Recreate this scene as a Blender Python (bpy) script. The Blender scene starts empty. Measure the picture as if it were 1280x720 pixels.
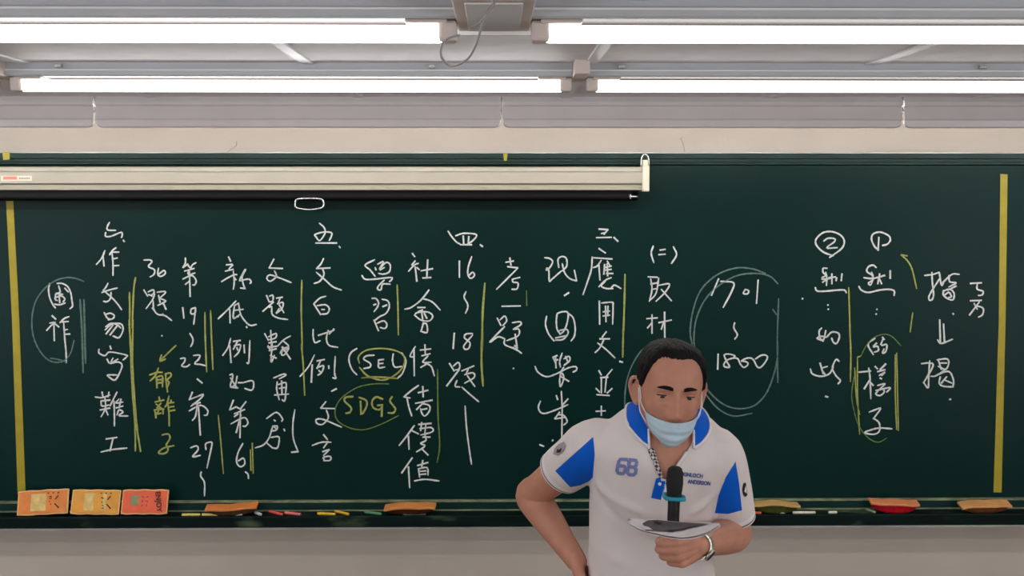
import bpy, bmesh, math, random
import numpy as np
from mathutils import Vector, Matrix, noise
from mathutils.bvhtree import BVHTree
random.seed(4)
C = bpy.context.scene.collection
PI = math.pi
R = math.radians
# ------------------------------------------------------------------ camera
F = 1450.0
CAM = Vector((0, -4.0, 2.2))
PITCH, YAW = R(4.8), R(0.75)
fwd = Vector((math.sin(YAW)*math.cos(PITCH), math.cos(YAW)*math.cos(PITCH), -math.sin(PITCH)))
rgt = Vector((math.cos(YAW), -math.sin(YAW), 0))
upv = rgt.cross(fwd)
cd = bpy.data.cameras.new('camera'); cam = bpy.data.objects.new('camera', cd); C.objects.link(cam)
cam.location = CAM; cam.rotation_euler = (PI/2-PITCH, 0, -YAW)
cd.sensor_width = 36; cd.lens = 36*F/1280; cd.clip_start = .05
bpy.context.scene.camera = cam
vs = bpy.context.scene.view_settings
vs.view_transform = 'Standard'; vs.look = 'None'; vs.gamma = 1; vs.use_curve_mapping = False
vs.exposure = 0.0
# ------------------------------------------------------------------ light
wd = bpy.data.worlds.new('world'); bpy.context.scene.world = wd; wd.use_nodes = True
wd.node_tree.nodes['Background'].inputs[0].default_value = (.8, .85, .9, 1)
wd.node_tree.nodes['Background'].inputs[1].default_value = .05
TUBE_LEFT, TUBE_RIGHT, HOOD_LAMP = 9.0, 4.5, 28.0
FILL_BACK, FILL_SIDE = 18, 165
def area(name, loc, sx, sy, e, col=(1, .98, .95), rx=0):
    l = bpy.data.lights.new(name, 'AREA'); l.shape = 'RECTANGLE'; l.size = sx; l.size_y = sy; l.energy = e; l.color = col
    o = bpy.data.objects.new(name, l); C.objects.link(o); o.location = loc; o.rotation_euler = (rx, 0, 0)
    return o
# unseen lights added for toplight and fill, placed as the classroom's other ceiling lamps
for x in (-2.2, 2.2):
    area('ceiling_fill_light', (x, -2.3, 2.40), 1.2, .08, 9)
    area('ceiling_fill_light', (x*1.05, -1.46, 2.40), 1.2, .08, 8)
for y in (-4.6, -6.2, -7.8):
    for x in (-1.5, 1.5):
        area('ceiling_fill_light', (x, y, 2.40), 1.2, .08, 9)

# unseen fill lights added at the back and both sides, brightening ceiling and fixtures
def room_fill_light(loc, sx, sy, e, rot):
    o = area('room_fill_light', loc, sx, sy, e, (.93, .97, 1.0)); o.rotation_euler = rot
room_fill_light((0, -9.3, 1.45), 6.0, 1.5, FILL_BACK, (PI/2+R(12), 0, 0))
room_fill_light((-4.9, -6.6, 1.5), 1.5, 4.5, FILL_SIDE, (0, -PI/2-R(48), 0))
room_fill_light((4.9, -6.6, 1.5), 1.5, 4.5, FILL_SIDE, (0, PI/2+R(48), 0))

# ------------------------------------------------------------------ helpers
def ray(px, py):
    return fwd + rgt*((px-640)/F) + upv*((360-py)/F)
def W(px, py, d):                                   # point on the plane d metres in front of the camera position
    r = ray(px, py); return CAM + r*(d/r.y)
def B(px, py, y=0.0):                               # point on a plane parallel to the board
    return W(px, py, y-CAM.y)
def Zp(px, py, z):                                  # point on a horizontal plane
    r = ray(px, py); return CAM + r*((z-CAM.z)/r.z)
def proj(p):
    v = p-CAM; k = v.dot(fwd)
    return 640+F*v.dot(rgt)/k, 360-F*v.dot(upv)/k
def lin(c):
    return tuple(((v/255)/12.92 if v/255 <= .04045 else ((v/255+.055)/1.055)**2.4) for v in c)+(1,)
def mat(name, c, rough=.6, metal=0, vary=0.0, scale=8, spec=.5, emit=0, bump=0, bscale=60, stretch=(1, 1, 1)):
    m = bpy.data.materials.new(name); m.use_nodes = True; nt = m.node_tree; b = nt.nodes['Principled BSDF']
    b.inputs['Base Color'].default_value = lin(c); b.inputs['Roughness'].default_value = rough
    b.inputs['Metallic'].default_value = metal; b.inputs['Specular IOR Level'].default_value = spec
    if emit:
        b.inputs['Emission Color'].default_value = lin(c); b.inputs['Emission Strength'].default_value = emit
    if vary or bump:
        tc = nt.nodes.new('ShaderNodeTexCoord'); mp = nt.nodes.new('ShaderNodeMapping'); mp.inputs['Scale'].default_value = stretch
        nt.links.new(tc.outputs['Object'], mp.inputs[0])
    if vary:
        n = nt.nodes.new('ShaderNodeTexNoise'); n.inputs['Scale'].default_value = scale; n.inputs['Detail'].default_value = 6
        nt.links.new(mp.outputs[0], n.inputs['Vector'])
        rp = nt.nodes.new('ShaderNodeValToRGB'); l = lin(c)
        rp.color_ramp.elements[0].position = .3; rp.color_ramp.elements[1].position = .72
        rp.color_ramp.elements[0].color = tuple(v*(1-vary) for v in l[:3])+(1,)
        rp.color_ramp.elements[1].color = tuple(min(1, v*(1+vary)) for v in l[:3])+(1,)
        nt.links.new(n.outputs['Fac'], rp.inputs[0]); nt.links.new(rp.outputs[0], b.inputs['Base Color'])
    if bump:
        n2 = nt.nodes.new('ShaderNodeTexNoise'); n2.inputs['Scale'].default_value = bscale; n2.inputs['Detail'].default_value = 4
        nt.links.new(mp.outputs[0], n2.inputs['Vector'])
        bp = nt.nodes.new('ShaderNodeBump'); bp.inputs['Strength'].default_value = bump; bp.inputs['Distance'].default_value = .01
        nt.links.new(n2.outputs['Fac'], bp.inputs['Height']); nt.links.new(bp.outputs[0], b.inputs['Normal'])
    return m
def obj(name, bm, m, parent=None, smooth=False, fix=True):
    if fix: bmesh.ops.recalc_face_normals(bm, faces=bm.faces[:])
    me = bpy.data.meshes.new(name); bm.to_mesh(me); bm.free()
    for mm in (m if isinstance(m, (list, tuple)) else [m]): me.materials.append(mm)
    if smooth:
        for p in me.polygons: p.use_smooth = True
    o = bpy.data.objects.new(name, me); C.objects.link(o)
    if parent: o.parent = parent
    return o
def empty(name, loc=(0, 0, 0), rot=(0, 0, 0)):
    o = bpy.data.objects.new(name, None); C.objects.link(o); o.location = loc; o.rotation_euler = rot; o.empty_display_size = .1
    return o
def tag(o, label=None, cat=None, group=None, kind=None):
    if label: o['label'] = label
    if cat: o['category'] = cat
    if group: o['group'] = group
    if kind: o['kind'] = kind
    return o
def place(o, loc):                                  # move the origin of a world-space mesh thing and its parts to loc
    loc = Vector(loc)
    def sh(x):
        if x.type == 'MESH': x.data.transform(Matrix.Translation(-loc))
        for c in x.children: sh(c)
    sh(o); o.location = loc
    return o
def copy_tree(o, parent=None):
    c = o.copy(); C.objects.link(c)
    if parent: c.parent = parent
    for ch in list(o.children): copy_tree(ch, c)
    return c
def add_box(bm, x0, x1, y0, y1, z0, z1, bev=0, seg=2):
    r = bmesh.ops.create_cube(bm, size=1)
    bmesh.ops.scale(bm, vec=(x1-x0, y1-y0, z1-z0), verts=r['verts'])
    bmesh.ops.translate(bm, vec=((x0+x1)/2, (y0+y1)/2, (z0+z1)/2), verts=r['verts'])
    if bev:
        es = list({e for v in r['verts'] for e in v.link_edges})
        bmesh.ops.bevel(bm, geom=es, offset=bev, segments=seg, affect='EDGES', profile=.5)
    return bm
def box(*a, **k): return add_box(bmesh.new(), *a, **k)
def loft(bm, rings, closed=True, cap=True):
    vr = [[bm.verts.new(p) for p in r] for r in rings]; n = len(rings[0])
    for a, b in zip(vr, vr[1:]):
        for i in range(n if closed else n-1):
            j = (i+1) % n; bm.faces.new((a[i], a[j], b[j], b[i]))
    if cap and closed:
        bm.faces.new(vr[0][::-1]); bm.faces.new(vr[-1])
    return vr
def catmull(pts, n=6):
    P = [Vector(p) for p in pts]
    if len(P) < 3: return P
    out = []
    for i in range(len(P)-1):
        p0 = P[i-1] if i else P[0]*2-P[1]; p1, p2 = P[i], P[i+1]; p3 = P[i+2] if i+2 < len(P) else P[-1]*2-P[-2]
        for k in range(n):
            t = k/n
            out.append(.5*((2*p1)+(p2-p0)*t+(2*p0-5*p1+4*p2-p3)*t*t+(3*p1-p0-3*p2+p3)*t**3))
    out.append(P[-1]); return out
def tube(bm, pts, rad, seg=12, n=6, curve=True, round_ends=True, flat=None):
    """tapered tube through pts; flat=(normal, k) squashes the section along normal by k"""
    m = len(pts)
    rad = rad if isinstance(rad, (list, tuple)) else [rad]*m
    if curve and m > 2:
        P = catmull(pts, n); Rr = [v.x for v in catmull([Vector((r, 0, 0)) for r in rad], n)]
    else:
        P = [Vector(p) for p in pts]; Rr = list(rad)
    T = [((P[min(i+1, len(P)-1)]-P[max(i-1, 0)]).normalized()) for i in range(len(P))]
    u = T[0].orthogonal().normalized(); rings = []
    if round_ends:
        e0 = [(P[0]-T[0]*Rr[0]*math.sin(a), Rr[0]*math.cos(a), T[0]) for a in (R(80), R(55), R(28))]
        e1 = [(P[-1]+T[-1]*Rr[-1]*math.sin(a), Rr[-1]*math.cos(a), T[-1]) for a in (R(28), R(55), R(80))]
    else: e0 = e1 = []
    for p, r, t in e0+list(zip(P, Rr, T))+e1:
        u = (u-t*u.dot(t)).normalized(); v = t.cross(u)
        ring = []
        for k in range(seg):
            o = u*math.cos(2*PI*k/seg)*r+v*math.sin(2*PI*k/seg)*r
            if flat: o -= flat[0]*o.dot(flat[0])*(1-flat[1])
            ring.append(p+o)
        rings.append(ring)
    loft(bm, rings); return bm
def lathe(bm, prof, seg=24, M=None):                 # prof: (r, z)
    rings = [[Vector((max(r, 1e-5)*math.cos(2*PI*k/seg), max(r, 1e-5)*math.sin(2*PI*k/seg), z)) for k in range(seg)] for r, z in prof]
    if M: rings = [[M @ p for p in r] for r in rings]
    loft(bm, rings); return bm
def ball(bm, c, r, sc=(1, 1, 1), rot=None, seg=20):
    q = bmesh.ops.create_uvsphere(bm, u_segments=seg, v_segments=seg//2+2, radius=r)
    M = Matrix.Translation(c) @ (rot.to_4x4() if rot else Matrix()) @ Matrix.Diagonal((*sc, 1))
    bmesh.ops.transform(bm, matrix=M, verts=q['verts']); return q['verts']
def evaluated(bm, mods):
    bmesh.ops.recalc_face_normals(bm, faces=bm.faces[:])
    me = bpy.data.meshes.new('work'); bm.to_mesh(me); bm.free()
    o = bpy.data.objects.new('work', me); C.objects.link(o)
    for ty, kw in mods:
        md = o.modifiers.new(ty, ty)
        for k, v in kw.items(): setattr(md, k, v)
    dg = bpy.context.evaluated_depsgraph_get(); dg.update()
    me2 = bpy.data.meshes.new_from_object(o.evaluated_get(dg))
    bpy.data.objects.remove(o); bpy.data.meshes.remove(me)
    b = bmesh.new(); b.from_mesh(me2); bpy.data.meshes.remove(me2); return b
def union(bm, voxel, it=4, fac=.5):
    return evaluated(bm, [('REMESH', dict(mode='VOXEL', voxel_size=voxel)), ('SMOOTH', dict(factor=fac, iterations=it))])

# ------------------------------------------------------------------ materials
M = {}
M['wall'] = mat('wall_paint', (200, 191, 182), .75, vary=.05, scale=3, bump=.05, bscale=90)
M['ceil'] = mat('ceiling_panel', (236, 234, 238), .55, vary=.06, scale=14)
M['floor'] = mat('floor_tile', (124, 117, 109), .5, vary=.1)
M['wood'] = mat('platform_wood', (110, 82, 60), .5, vary=.2, scale=10, stretch=(1, 8, 8))
M['board'] = mat('board_green', (1, 38, 36), .33, vary=.16, scale=1.6, spec=.125)
M['rail'] = mat('rail_green', (8, 44, 42), .4, vary=.3, scale=18, spec=.2, stretch=(.4, 1, 4))
M['tray'] = mat('tray_green', (4, 24, 22), .5, vary=.4, scale=16, spec=.1, stretch=(.5, 3, 3))
M['edge'] = mat('dusty_edge', (120, 130, 100), .6, vary=.45, scale=40, stretch=(.5, 1, 1))
M['alu'] = mat('aluminium_edge', (165, 168, 168), .4, metal=.6, vary=.3, scale=20, stretch=(.3, 1, 1))
M['white'] = mat('white_chalk', (218, 222, 222), .95, vary=.15, scale=160, spec=.1)
M['thin'] = mat('faint_chalk', (96, 120, 115), .95, vary=.3, scale=160, spec=.1)
M['yellow'] = mat('yellow_chalk', (160, 166, 92), .95, vary=.25, scale=160, spec=.1)
M['ythin'] = mat('faint_yellow_chalk', (105, 130, 72), .95, vary=.3, scale=160, spec=.1)
M['tape'] = mat('yellow_tape', (162, 148, 22), .45, vary=.12, scale=20)
M['case'] = mat('beige_enamel', (172, 167, 154), .4, vary=.03)
M['case2'] = mat('cream_plastic', (225, 220, 200), .4, vary=.03)
M['black'] = mat('black_plastic', (5, 6, 12), .45, vary=.1, spec=.2)
M['chrome'] = mat('chrome', (210, 212, 212), .2, metal=.9, vary=.05)
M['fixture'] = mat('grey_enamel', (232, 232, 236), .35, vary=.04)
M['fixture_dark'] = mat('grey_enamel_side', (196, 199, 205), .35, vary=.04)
M['holder'] = mat('lampholder_plastic', (222, 208, 202), .5, vary=.05)
M['gloss'] = mat('white_gloss_strip', (245, 244, 246), .25, vary=.02)
M['under'] = mat('dimmed_underside', (92, 84, 84), .5, vary=.05)  # underside colour darkened to offset the strong light of the tube
M['hood'] = mat('hood_enamel', (224, 216, 218), .3, vary=.04)
M['tubeL'] = mat('lit_tube', (250, 250, 248), .5, emit=TUBE_LEFT)
M['tubeR'] = mat('lit_tube_dim', (250, 250, 248), .5, emit=TUBE_RIGHT)
M['tubeH'] = mat('lit_hood_tube', (255, 250, 240), .5, emit=HOOD_LAMP)
M['cable'] = mat('grey_cable', (168, 164, 164), .5, vary=.05)
M['skin'] = mat('skin', (190, 134, 113), .5, vary=.07, scale=30, spec=.35, bump=.04, bscale=300)
M['lip'] = mat('skin_lid', (160, 104, 82), .5, vary=.05, scale=30, spec=.35)
M['hair'] = mat('black_hair', (8, 6, 8), .6, vary=.4, scale=90, spec=.18, bump=.5, bscale=220, stretch=(1, .3, .3))
M['eyew'] = mat('eye_white', (190, 175, 165), .25, vary=.02)
M['eyed'] = mat('eye_iris', (22, 12, 10), .2, vary=.02)
M['mask'] = mat('pale_blue_mask', (186, 208, 222), .8, vary=.05, scale=40, bump=.15, bscale=140, spec=.2)
M['loop'] = mat('white_elastic', (235, 232, 228), .7, vary=.02)
M['shirt'] = mat('white_pique', (222, 213, 212), .85, vary=.03, scale=10, spec=.15, bump=.08, bscale=700)
M['blue'] = mat('blue_pique', (0, 92, 205), .75, vary=.06, scale=14, spec=.2, bump=.08, bscale=700)
M['trim'] = mat('white_trim', (232, 228, 230), .8, vary=.02)
M['stripe'] = mat('dark_stripe', (74, 62, 84), .8, vary=.05)
M['print'] = mat('blue_grey_print', (118, 128, 180), .7, vary=.25, scale=300)
M['print2'] = mat('navy_print', (58, 78, 150), .7, vary=.1, scale=300)
M['crest'] = mat('grey_crest', (158, 146, 156), .8, vary=.2, scale=200)
M['crestd'] = mat('black_crest', (26, 24, 34), .8, vary=.1)
M['trouser'] = mat('dark_trousers', (36, 38, 46), .85, vary=.1)
M['shoe'] = mat('black_leather', (20, 18, 18), .35, vary=.1)
M['mic'] = mat('black_foam', (9, 10, 14), .75, vary=.3, scale=200, bump=.3, bscale=500)
M['micb'] = mat('black_mic_body', (12, 12, 15), .45, vary=.1)
M['teal'] = mat('teal_rubber', (0, 140, 165), .5, vary=.06)
M['paper'] = mat('paper', (214, 208, 212), .8, vary=.03)
M['ink'] = mat('dark_print', (82, 76, 82), .7, vary=.25, scale=60)
M['inkd'] = mat('black_print', (28, 26, 30), .7, vary=.2)
M['silver'] = mat('silver_metal', (190, 186, 176), .3, metal=.8, vary=.2, scale=120)
def chk():
    m = mat('plaid_cloth', (200, 196, 190), .85); nt = m.node_tree
    tc = nt.nodes.new('ShaderNodeTexCoord'); ck = nt.nodes.new('ShaderNodeTexChecker'); ck.inputs['Scale'].default_value = 150
    mp = nt.nodes.new('ShaderNodeMapping'); mp.inputs['Rotation'].default_value = (0, .7, 0)
    nt.links.new(tc.outputs['Object'], mp.inputs[0]); nt.links.new(mp.outputs[0], ck.inputs[0])
    ck.inputs[1].default_value = lin((206, 200, 196)); ck.inputs[2].default_value = lin((60, 56, 70))
    nt.links.new(ck.outputs[0], nt.nodes['Principled BSDF'].inputs['Base Color']); return m
M['plaid'] = chk()
def dusty():
    m = M['tray']; nt = m.node_tree; b = nt.nodes['Principled BSDF']; src = b.inputs['Base Color'].links[0].from_socket
    tc = nt.nodes.new('ShaderNodeTexCoord'); mp = nt.nodes.new('ShaderNodeMapping'); mp.inputs['Scale'].default_value = (3.2, 14, 9)
    n = nt.nodes.new('ShaderNodeTexNoise'); n.inputs['Scale'].default_value = 1.6; n.inputs['Detail'].default_value = 8
    rp_ = nt.nodes.new('ShaderNodeValToRGB'); rp_.color_ramp.elements[0].position = .56; rp_.color_ramp.elements[1].position = .78
    rp_.color_ramp.elements[0].color = (0, 0, 0, 1); rp_.color_ramp.elements[1].color = (.75, .75, .75, 1)
    mx = nt.nodes.new('ShaderNodeMix'); mx.data_type = 'RGBA'
    nt.links.new(tc.outputs['Object'], mp.inputs[0]); nt.links.new(mp.outputs[0], n.inputs['Vector']); nt.links.new(n.outputs['Fac'], rp_.inputs[0])
    nt.links.new(rp_.outputs[0], mx.inputs[0]); nt.links.new(src, mx.inputs[6]); mx.inputs[7].default_value = lin((96, 116, 88)); nt.links.new(mx.outputs[2], b.inputs['Base Color'])
dusty()

# ------------------------------------------------------------------ the room
CZ = CAM.z+.271                                      # ceiling height
def struct(name, bm, m): return tag(obj(name, bm, m), kind='structure')
struct('floor', box(-5, 5, -9.5, .1, -.1, 0), M['floor'])
struct('ceiling', box(-5, 5, -9.5, .1, CZ, CZ+.1), M['ceil'])
struct('wall_front', box(-5, 5, .04, .14, 0, CZ), M['wall'])
struct('wall_back', box(-5, 5, -9.6, -9.5, 0, CZ), M['wall'])
struct('wall_left', box(-5.1, -5, -9.5, .1, 0, CZ), M['wall'])
struct('wall_right', box(5, 5.1, -9.5, .1, 0, CZ), M['wall'])
PLAT = .2
struct('trim_1', box(-4, 4, -2.1, .04, 0, PLAT, bev=.01), M['wood'])     # the teacher's platform
for i, x in enumerate((-1.6, -1.0, -.4, .2, .8, 1.4, 2.0)):
    bm = bmesh.new(); add_box(bm, x-.012, x+.012, -9, .03, CZ-.004, CZ+.001, bev=.001)
    struct('trim_%d' % (i+2), bm, M['fixture'])

# ------------------------------------------------------------------ chalkboard
def srt(a, b): return (min(a, b), max(a, b))
zt = B(640, 191.5).z; zt2 = B(640, 207).z; zb = B(640, 624.5).z; zl = B(640, 636).z
LED = zl; LEDY = -.088
board = tag(empty('chalkboard', (0, 0, zb)), 'long dark green chalkboard covered in handwritten Chinese notes', 'chalkboard')
def bpart(name, bm, m, label=None, smooth=False):
    o = obj(name, bm, m, board, smooth); o.data.transform(Matrix.Translation((0, 0, -zb)))
    if label: o['label'] = label
    return o
bpart('writing_surface', box(-2.35, 2.35, 0, .035, zb, zt2+.005), M['board'])
bm = bmesh.new()
prof = [(.038, zt), (-.016, zt), (-.018, zt-.002), (-.018, zt-.018), (-.008, zt-.020), (-.008, zt-.030), (-.014, zt-.032), (-.014, zt2+.004), (0, zt2), (.038, zt2)]
loft(bm, [[Vector((x, y, z)) for y, z in prof] for x in (-2.37, 2.37)])
bpart('top_rail', bm, M['rail'], 'green grooved top rail with chips and chalk dust')
bpart('top_edge', box(-2.37, 2.37, -.017, -.004, zt-.0005, zt+.003), M['alu'], 'pale metal edge along the top rail')
bm = bmesh.new(); add_box(bm, -2.37, 2.37, -.014, .036, zl-.002, zb-.001, bev=.002)
bpart('bottom_rail', bm, M['rail'])
bpart('bottom_edge', box(-2.37, 2.37, -.016, .002, zb-.004, zb+.002), M['edge'], 'dusty pale bead along the bottom rail')
bpart('tray_edge', box(-2.37, 2.37, -.0165, -.012, zl-.002, zl+.003), M['edge'], 'dusty pale bead at the back of the tray')
zf = B(640, 659.5, LEDY).z
prof = [(.036, zl-.002), (-.014, zl-.002), (LEDY+.012, zl-.004), (LEDY+.008, zl+.001), (LEDY+.002, zl+.001), (LEDY, zl-.004), (LEDY, zf+.006), (LEDY+.01, zf), (.036, zf+.004)]
bm = bmesh.new(); loft(bm, [[Vector((x, y, z)) for y, z in prof] for x in (-2.37, 2.37)])
bpart('chalk_tray', bm, M['tray'], 'dark green chalk tray streaked with dust')
bpart('tray_lip', box(-2.37, 2.37, LEDY-.003, LEDY+.02, zf-.004, zf+.003), M['alu'], 'pale metal strip under the tray')

# -- writing: every stroke lies on the board face
YB = -.0011
def strip(bm, pts, w, y=YB, n=5, taper=True):
    P = catmull([Vector((a, b, 0)) for a, b in pts], n) if len(pts) > 2 else [Vector((a, b, 0)) for a, b in pts]
    m = len(P); vs_ = []
    for i, p in enumerate(P):
        t = P[min(i+1, m-1)]-P[max(i-1, 0)]
        if t.length < 1e-6: t = Vector((1, 0, 0))
        t.normalize(); nn = Vector((-t.y, t.x, 0))
        ww = w*.5*(1+.14*math.sin(i*1.7+p.x))
        if taper and m > 3 and i in (0, m-1): ww *= .7
        q = p-t*w*.25 if i == 0 else p+t*w*.25 if i == m-1 else p
        vs_.append([bm.verts.new(B(*(q+nn*ww*s).xy, y)) for s in (-1, 1)])
    for a, b in zip(vs_, vs_[1:]):
        bm.faces.new((a[0], a[1], b[1], b[0]))
        # a thin layer of chalk: the sides of the stroke
def thicken(bm, h=.0006):
    g = bmesh.ops.solidify(bm, geom=bm.faces[:], thickness=h)
CROP = dict(a=(30, 330, 5.143), b=(100, 270, 5.143), c=(100, 400, 4), d=(215, 310, 4.5), e=(215, 450, 4.236), f=(310, 270, 4.235), g=(310, 430, 4.235),
            h=(420, 300, 4.8), i=(415, 425, 3.79), j=(540, 270, 4.235), k=(550, 420, 4.235), l=(660, 270, 4.8), m=(660, 410, 4.8), n=(780, 290, 3.0),
            o=(1000, 280, 5.143), p=(1000, 410, 4.8), q=(1120, 310, 3.79), r=(880, 420, 12.0))
def write(name, label, m, w, txt):
    strokes = []
    for blk in txt.strip().split('\n'):
        blk = blk.strip()
        if not blk: continue
        ox, oy, s = CROP[blk[0]]
        for st in blk[1:].split(';'):
            pts = [tuple(float(v) for v in q.split(',')) for q in st.split()]
            pts = [(ox+a/s, oy+b/s) for a, b in pts]
            if len(pts) == 1: pts.append((pts[0][0]+1, pts[0][1]+.6))
            strokes.append(pts)
    # strokes that touch or nearly touch form one character
    n = len(strokes); grp = list(range(n)); gap = 4.0 if name == 'chalk_writing' else 60
    den = [[Vector(p).to_2d() for p in (catmull([Vector((a, b, 0)) for a, b in st], 3))] if len(st) > 2 else [Vector(p) for p in (st[0], ((st[0][0]+st[1][0])/2, (st[0][1]+st[1][1])/2), st[1])] for st in strokes]
    def find(i):
        while grp[i] != i: i = grp[i]
        return i
    for i in range(n):
        for j in range(i):
            if min((p-q).length for p in den[i] for q in den[j]) < gap: grp[find(i)] = find(j)
    sets = {}
    for i in range(n): sets.setdefault(find(i), []).append(i)
    # a lone dot goes with the nearest character
    for k in sorted(sets):
        if len(sets) > 1 and sum(len(den[i]) for i in sets[k]) <= 3:
            o = min((q for q in sets if q != k), key=lambda q: min((a-b).length for i in sets[k] for c in sets[q] for a in den[i] for b in den[c]))
            d = min((a-b).length for i in sets[k] for c in sets[o] for a in den[i] for b in den[c])
            if d < 9: sets[o] += sets.pop(k)
    nm = 'chalk_character' if name == 'chalk_writing' else name
    for k, ids in sets.items():
        bm = bmesh.new()
        for i in ids: strip(bm, strokes[i], w)
        bmesh.ops.recalc_face_normals(bm, faces=bm.faces[:])
        for f in bm.faces:
            if f.normal.y > 0: f.normal_flip()
        me = bpy.data.meshes.new(nm); bm.to_mesh(me); bm.free(); me.materials.append(M[m]); me.transform(Matrix.Translation((0, 0, -zb)))
        o = bpy.data.objects.new(nm, me); C.objects.link(o); o.parent = board
        if name != 'chalk_writing': o['label'] = label
        elif m == 'yellow': o['label'] = 'yellow chalk character'
WT = 1.95
write('chalk_writing', 'white chalk word of two characters inside an oval at the left end', 'white', WT, '''
a165,125 158,160 165,215 185,260 203,283;212,125 245,125 280,145 300,185 308,235 312,270 295,288;222,140 232,180 205,190 250,195;205,190 200,225 215,235;262,155 285,180;205,215 240,205 262,225 250,245;195,258 230,262 265,250;225,190 230,250
a180,332 205,355;145,428 175,395 200,375 165,380;192,380 195,493;200,385 225,405;290,338 260,350 230,378;240,372 285,370;255,375 262,480 270,560 272,635;262,425 280,420;262,452 295,450''')
write('chalk_ring', 'faint white chalk oval around the leftmost word', 'thin', 1.8, '''
a385,112 330,92 270,88 200,108 130,160 75,240 52,340 55,440 85,530 140,605 200,632 260,620 300,570 322,490;170,605 225,615 275,632''')
write('chalk_line', 'pair of faint white vertical chalk lines', 'thin', 2.4, '''
a360,228 372,420 380,698;385,228 390,420 396,640''')
write('chalk_writing', 'white chalk column on the sixth point, leftmost long column', 'white', WT, '''
b190,40 175,70 180,90 230,92;165,105 165,130 200,130 265,105 270,130 265,138;278,155 285,165
b160,222 140,270 105,312;148,262 155,322;232,203 205,225 190,250;200,232 250,232;205,235 212,300 212,382;215,275 240,270;215,320 250,318
b180,432 165,460 148,480;140,492 190,475 240,463;200,490 195,530 175,550 150,548;165,490 210,530 245,570 268,603
b155,620 175,655 200,665;160,635 195,625 220,640 210,660 180,668;165,712 200,690 240,700 262,720
c125,50 160,20 205,20 215,50 195,88 165,80;165,25 130,70;185,30 150,75
c150,130 155,145;95,145 95,165 125,178 150,160 230,175 232,185 215,200;135,195 145,215;165,190 155,215 190,195;150,218 190,210 210,225 200,260 175,300 145,285 140,275 185,275
c75,385 110,388 150,375;110,360 115,385;145,360 140,385;105,405 150,400;105,405 110,430 145,425;125,390 127,440 105,485;100,450 150,440;127,445 140,475;185,360 165,400 150,430;170,405 172,470 172,530;195,395 180,415 215,410;205,395 195,440;180,440 215,430;185,475 195,450 215,460 195,478 240,480
c130,595 185,587;165,592 150,655;105,660 160,648 235,640''')
write('chalk_line', 'long double yellow chalk line left of the number 30', 'yellow', 2.2, '''
b318,490 320,600 318,720;357,395 345,480 335,720
c245,0 252,120 262,350 275,520 277,655;265,0 262,200 272,380 285,540 303,658''')
write('chalk_writing', 'white chalk number 30 with a character and dot below', 'white', WT, '''
b410,283 450,283 462,295 440,325 478,345 475,375 450,392;505,335 500,375 520,388 548,370 540,350 505,375
b410,475 435,515;437,488 470,475 475,495 455,510;440,505 465,515;480,500 465,540 425,595;470,545 475,600 500,632 545,640 590,672;465,590 475,605;495,490 540,485 548,495 510,530;505,510 515,555;515,530 550,545 540,555 500,575;535,560 553,600;530,630 540,640
c408,78 411,80''')
write('chalk_writing', 'yellow chalk arrow and three yellow characters below it', 'yellow', 2.1, '''
c480,127 440,165 400,205;408,175 400,205 428,195
c348,275 385,262 412,262;392,240 375,280 350,305;382,285 385,340;385,285 412,282 412,335;388,300 408,298;388,315 408,313;425,270 450,265 455,280 435,300 445,310 440,330;428,270 430,300 438,360
c395,385 398,400;375,410 420,400;380,420 410,445 385,440;405,415 385,440;370,450 420,445;375,455 380,490;395,450 385,470 405,465;415,450 415,470;445,380 435,420 425,435;440,415 445,470 446,530;455,400 455,415;445,415 470,412;450,435 470,432;450,455 475,450
c410,575 440,570 450,590 430,625;430,620 440,650 420,668 392,663 420,640 470,628''')
write('chalk_writing', 'white chalk column with the numbers 19, 22 and 27', 'white', WT, '''
d75,55 75,85 60,110;62,110 90,90;85,90 100,110;135,82 115,95 105,115;70,130 125,115;90,125 95,150 130,140;60,175 110,155 135,180 130,205 115,208;75,205 100,185;98,130 102,273
d60,335 67,395;132,335 108,345 108,370 130,365 132,335 128,380 122,430;100,480 117,510 115,535 105,555
d47,622 72,620 70,640 55,662 80,668 100,655;120,605 155,603 150,625 128,650 160,655 188,662
e133,100 160,122;108,170 92,210;90,210 165,182;130,195 165,182 150,205 100,245;110,235 150,225;90,270 150,240 188,265 185,290 170,293;135,225 125,295 108,320;140,250 150,398
e98,465 130,455 138,475 110,512 150,505;180,475 178,445 200,435 212,440 205,480 185,572;155,592 152,615 172,650 172,720''')
write('chalk_line', 'pair of yellow chalk lines right of the numbers 19 and 22', 'yellow', 2.0, '''
d185,362 187,500 195,697;217,352 222,500 230,683''')
write('chalk_line', 'single slanting yellow chalk line right of the number 27', 'yellow', 1.7, '''
e245,293 258,430 272,602''')
write('chalk_writing', 'white chalk column ending in the number 6', 'white', WT, '''
d318,50 330,75;305,95 340,92;342,95 320,118;300,130 345,120;278,190 310,170 350,150 365,150;345,130 350,190 345,232;350,165 360,180;410,120 385,170 380,185;415,120 395,160 400,200 410,228;385,225 412,228;380,185 430,175 445,190 438,200
d360,298 320,340 260,398;325,345 327,422;352,320 345,395 380,375;350,325 375,310;355,350 400,345;375,315 385,370 410,410 440,435 475,430;345,395 375,385;418,442 422,448
d330,508 315,560 285,605;325,550 332,645;345,525 385,520;370,522 345,570;350,550 385,545 375,585 350,612;365,560 370,575;405,545 408,590;438,520 432,640 420,645
e305,80 320,75 320,100 310,140 350,148;310,95 345,150;345,85 335,130 310,145;375,120 425,110 432,140 420,160 385,150;350,120 375,120
e325,212 305,265;305,265 340,248;340,248 365,262;392,220 360,262;330,285 385,262;350,285 330,300;312,338 380,305 402,330 390,350 375,350;365,290 340,385;362,270 360,412
e375,442 350,490 342,540 362,565 385,550 378,520 350,535;388,592 402,605 405,628''')
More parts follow.
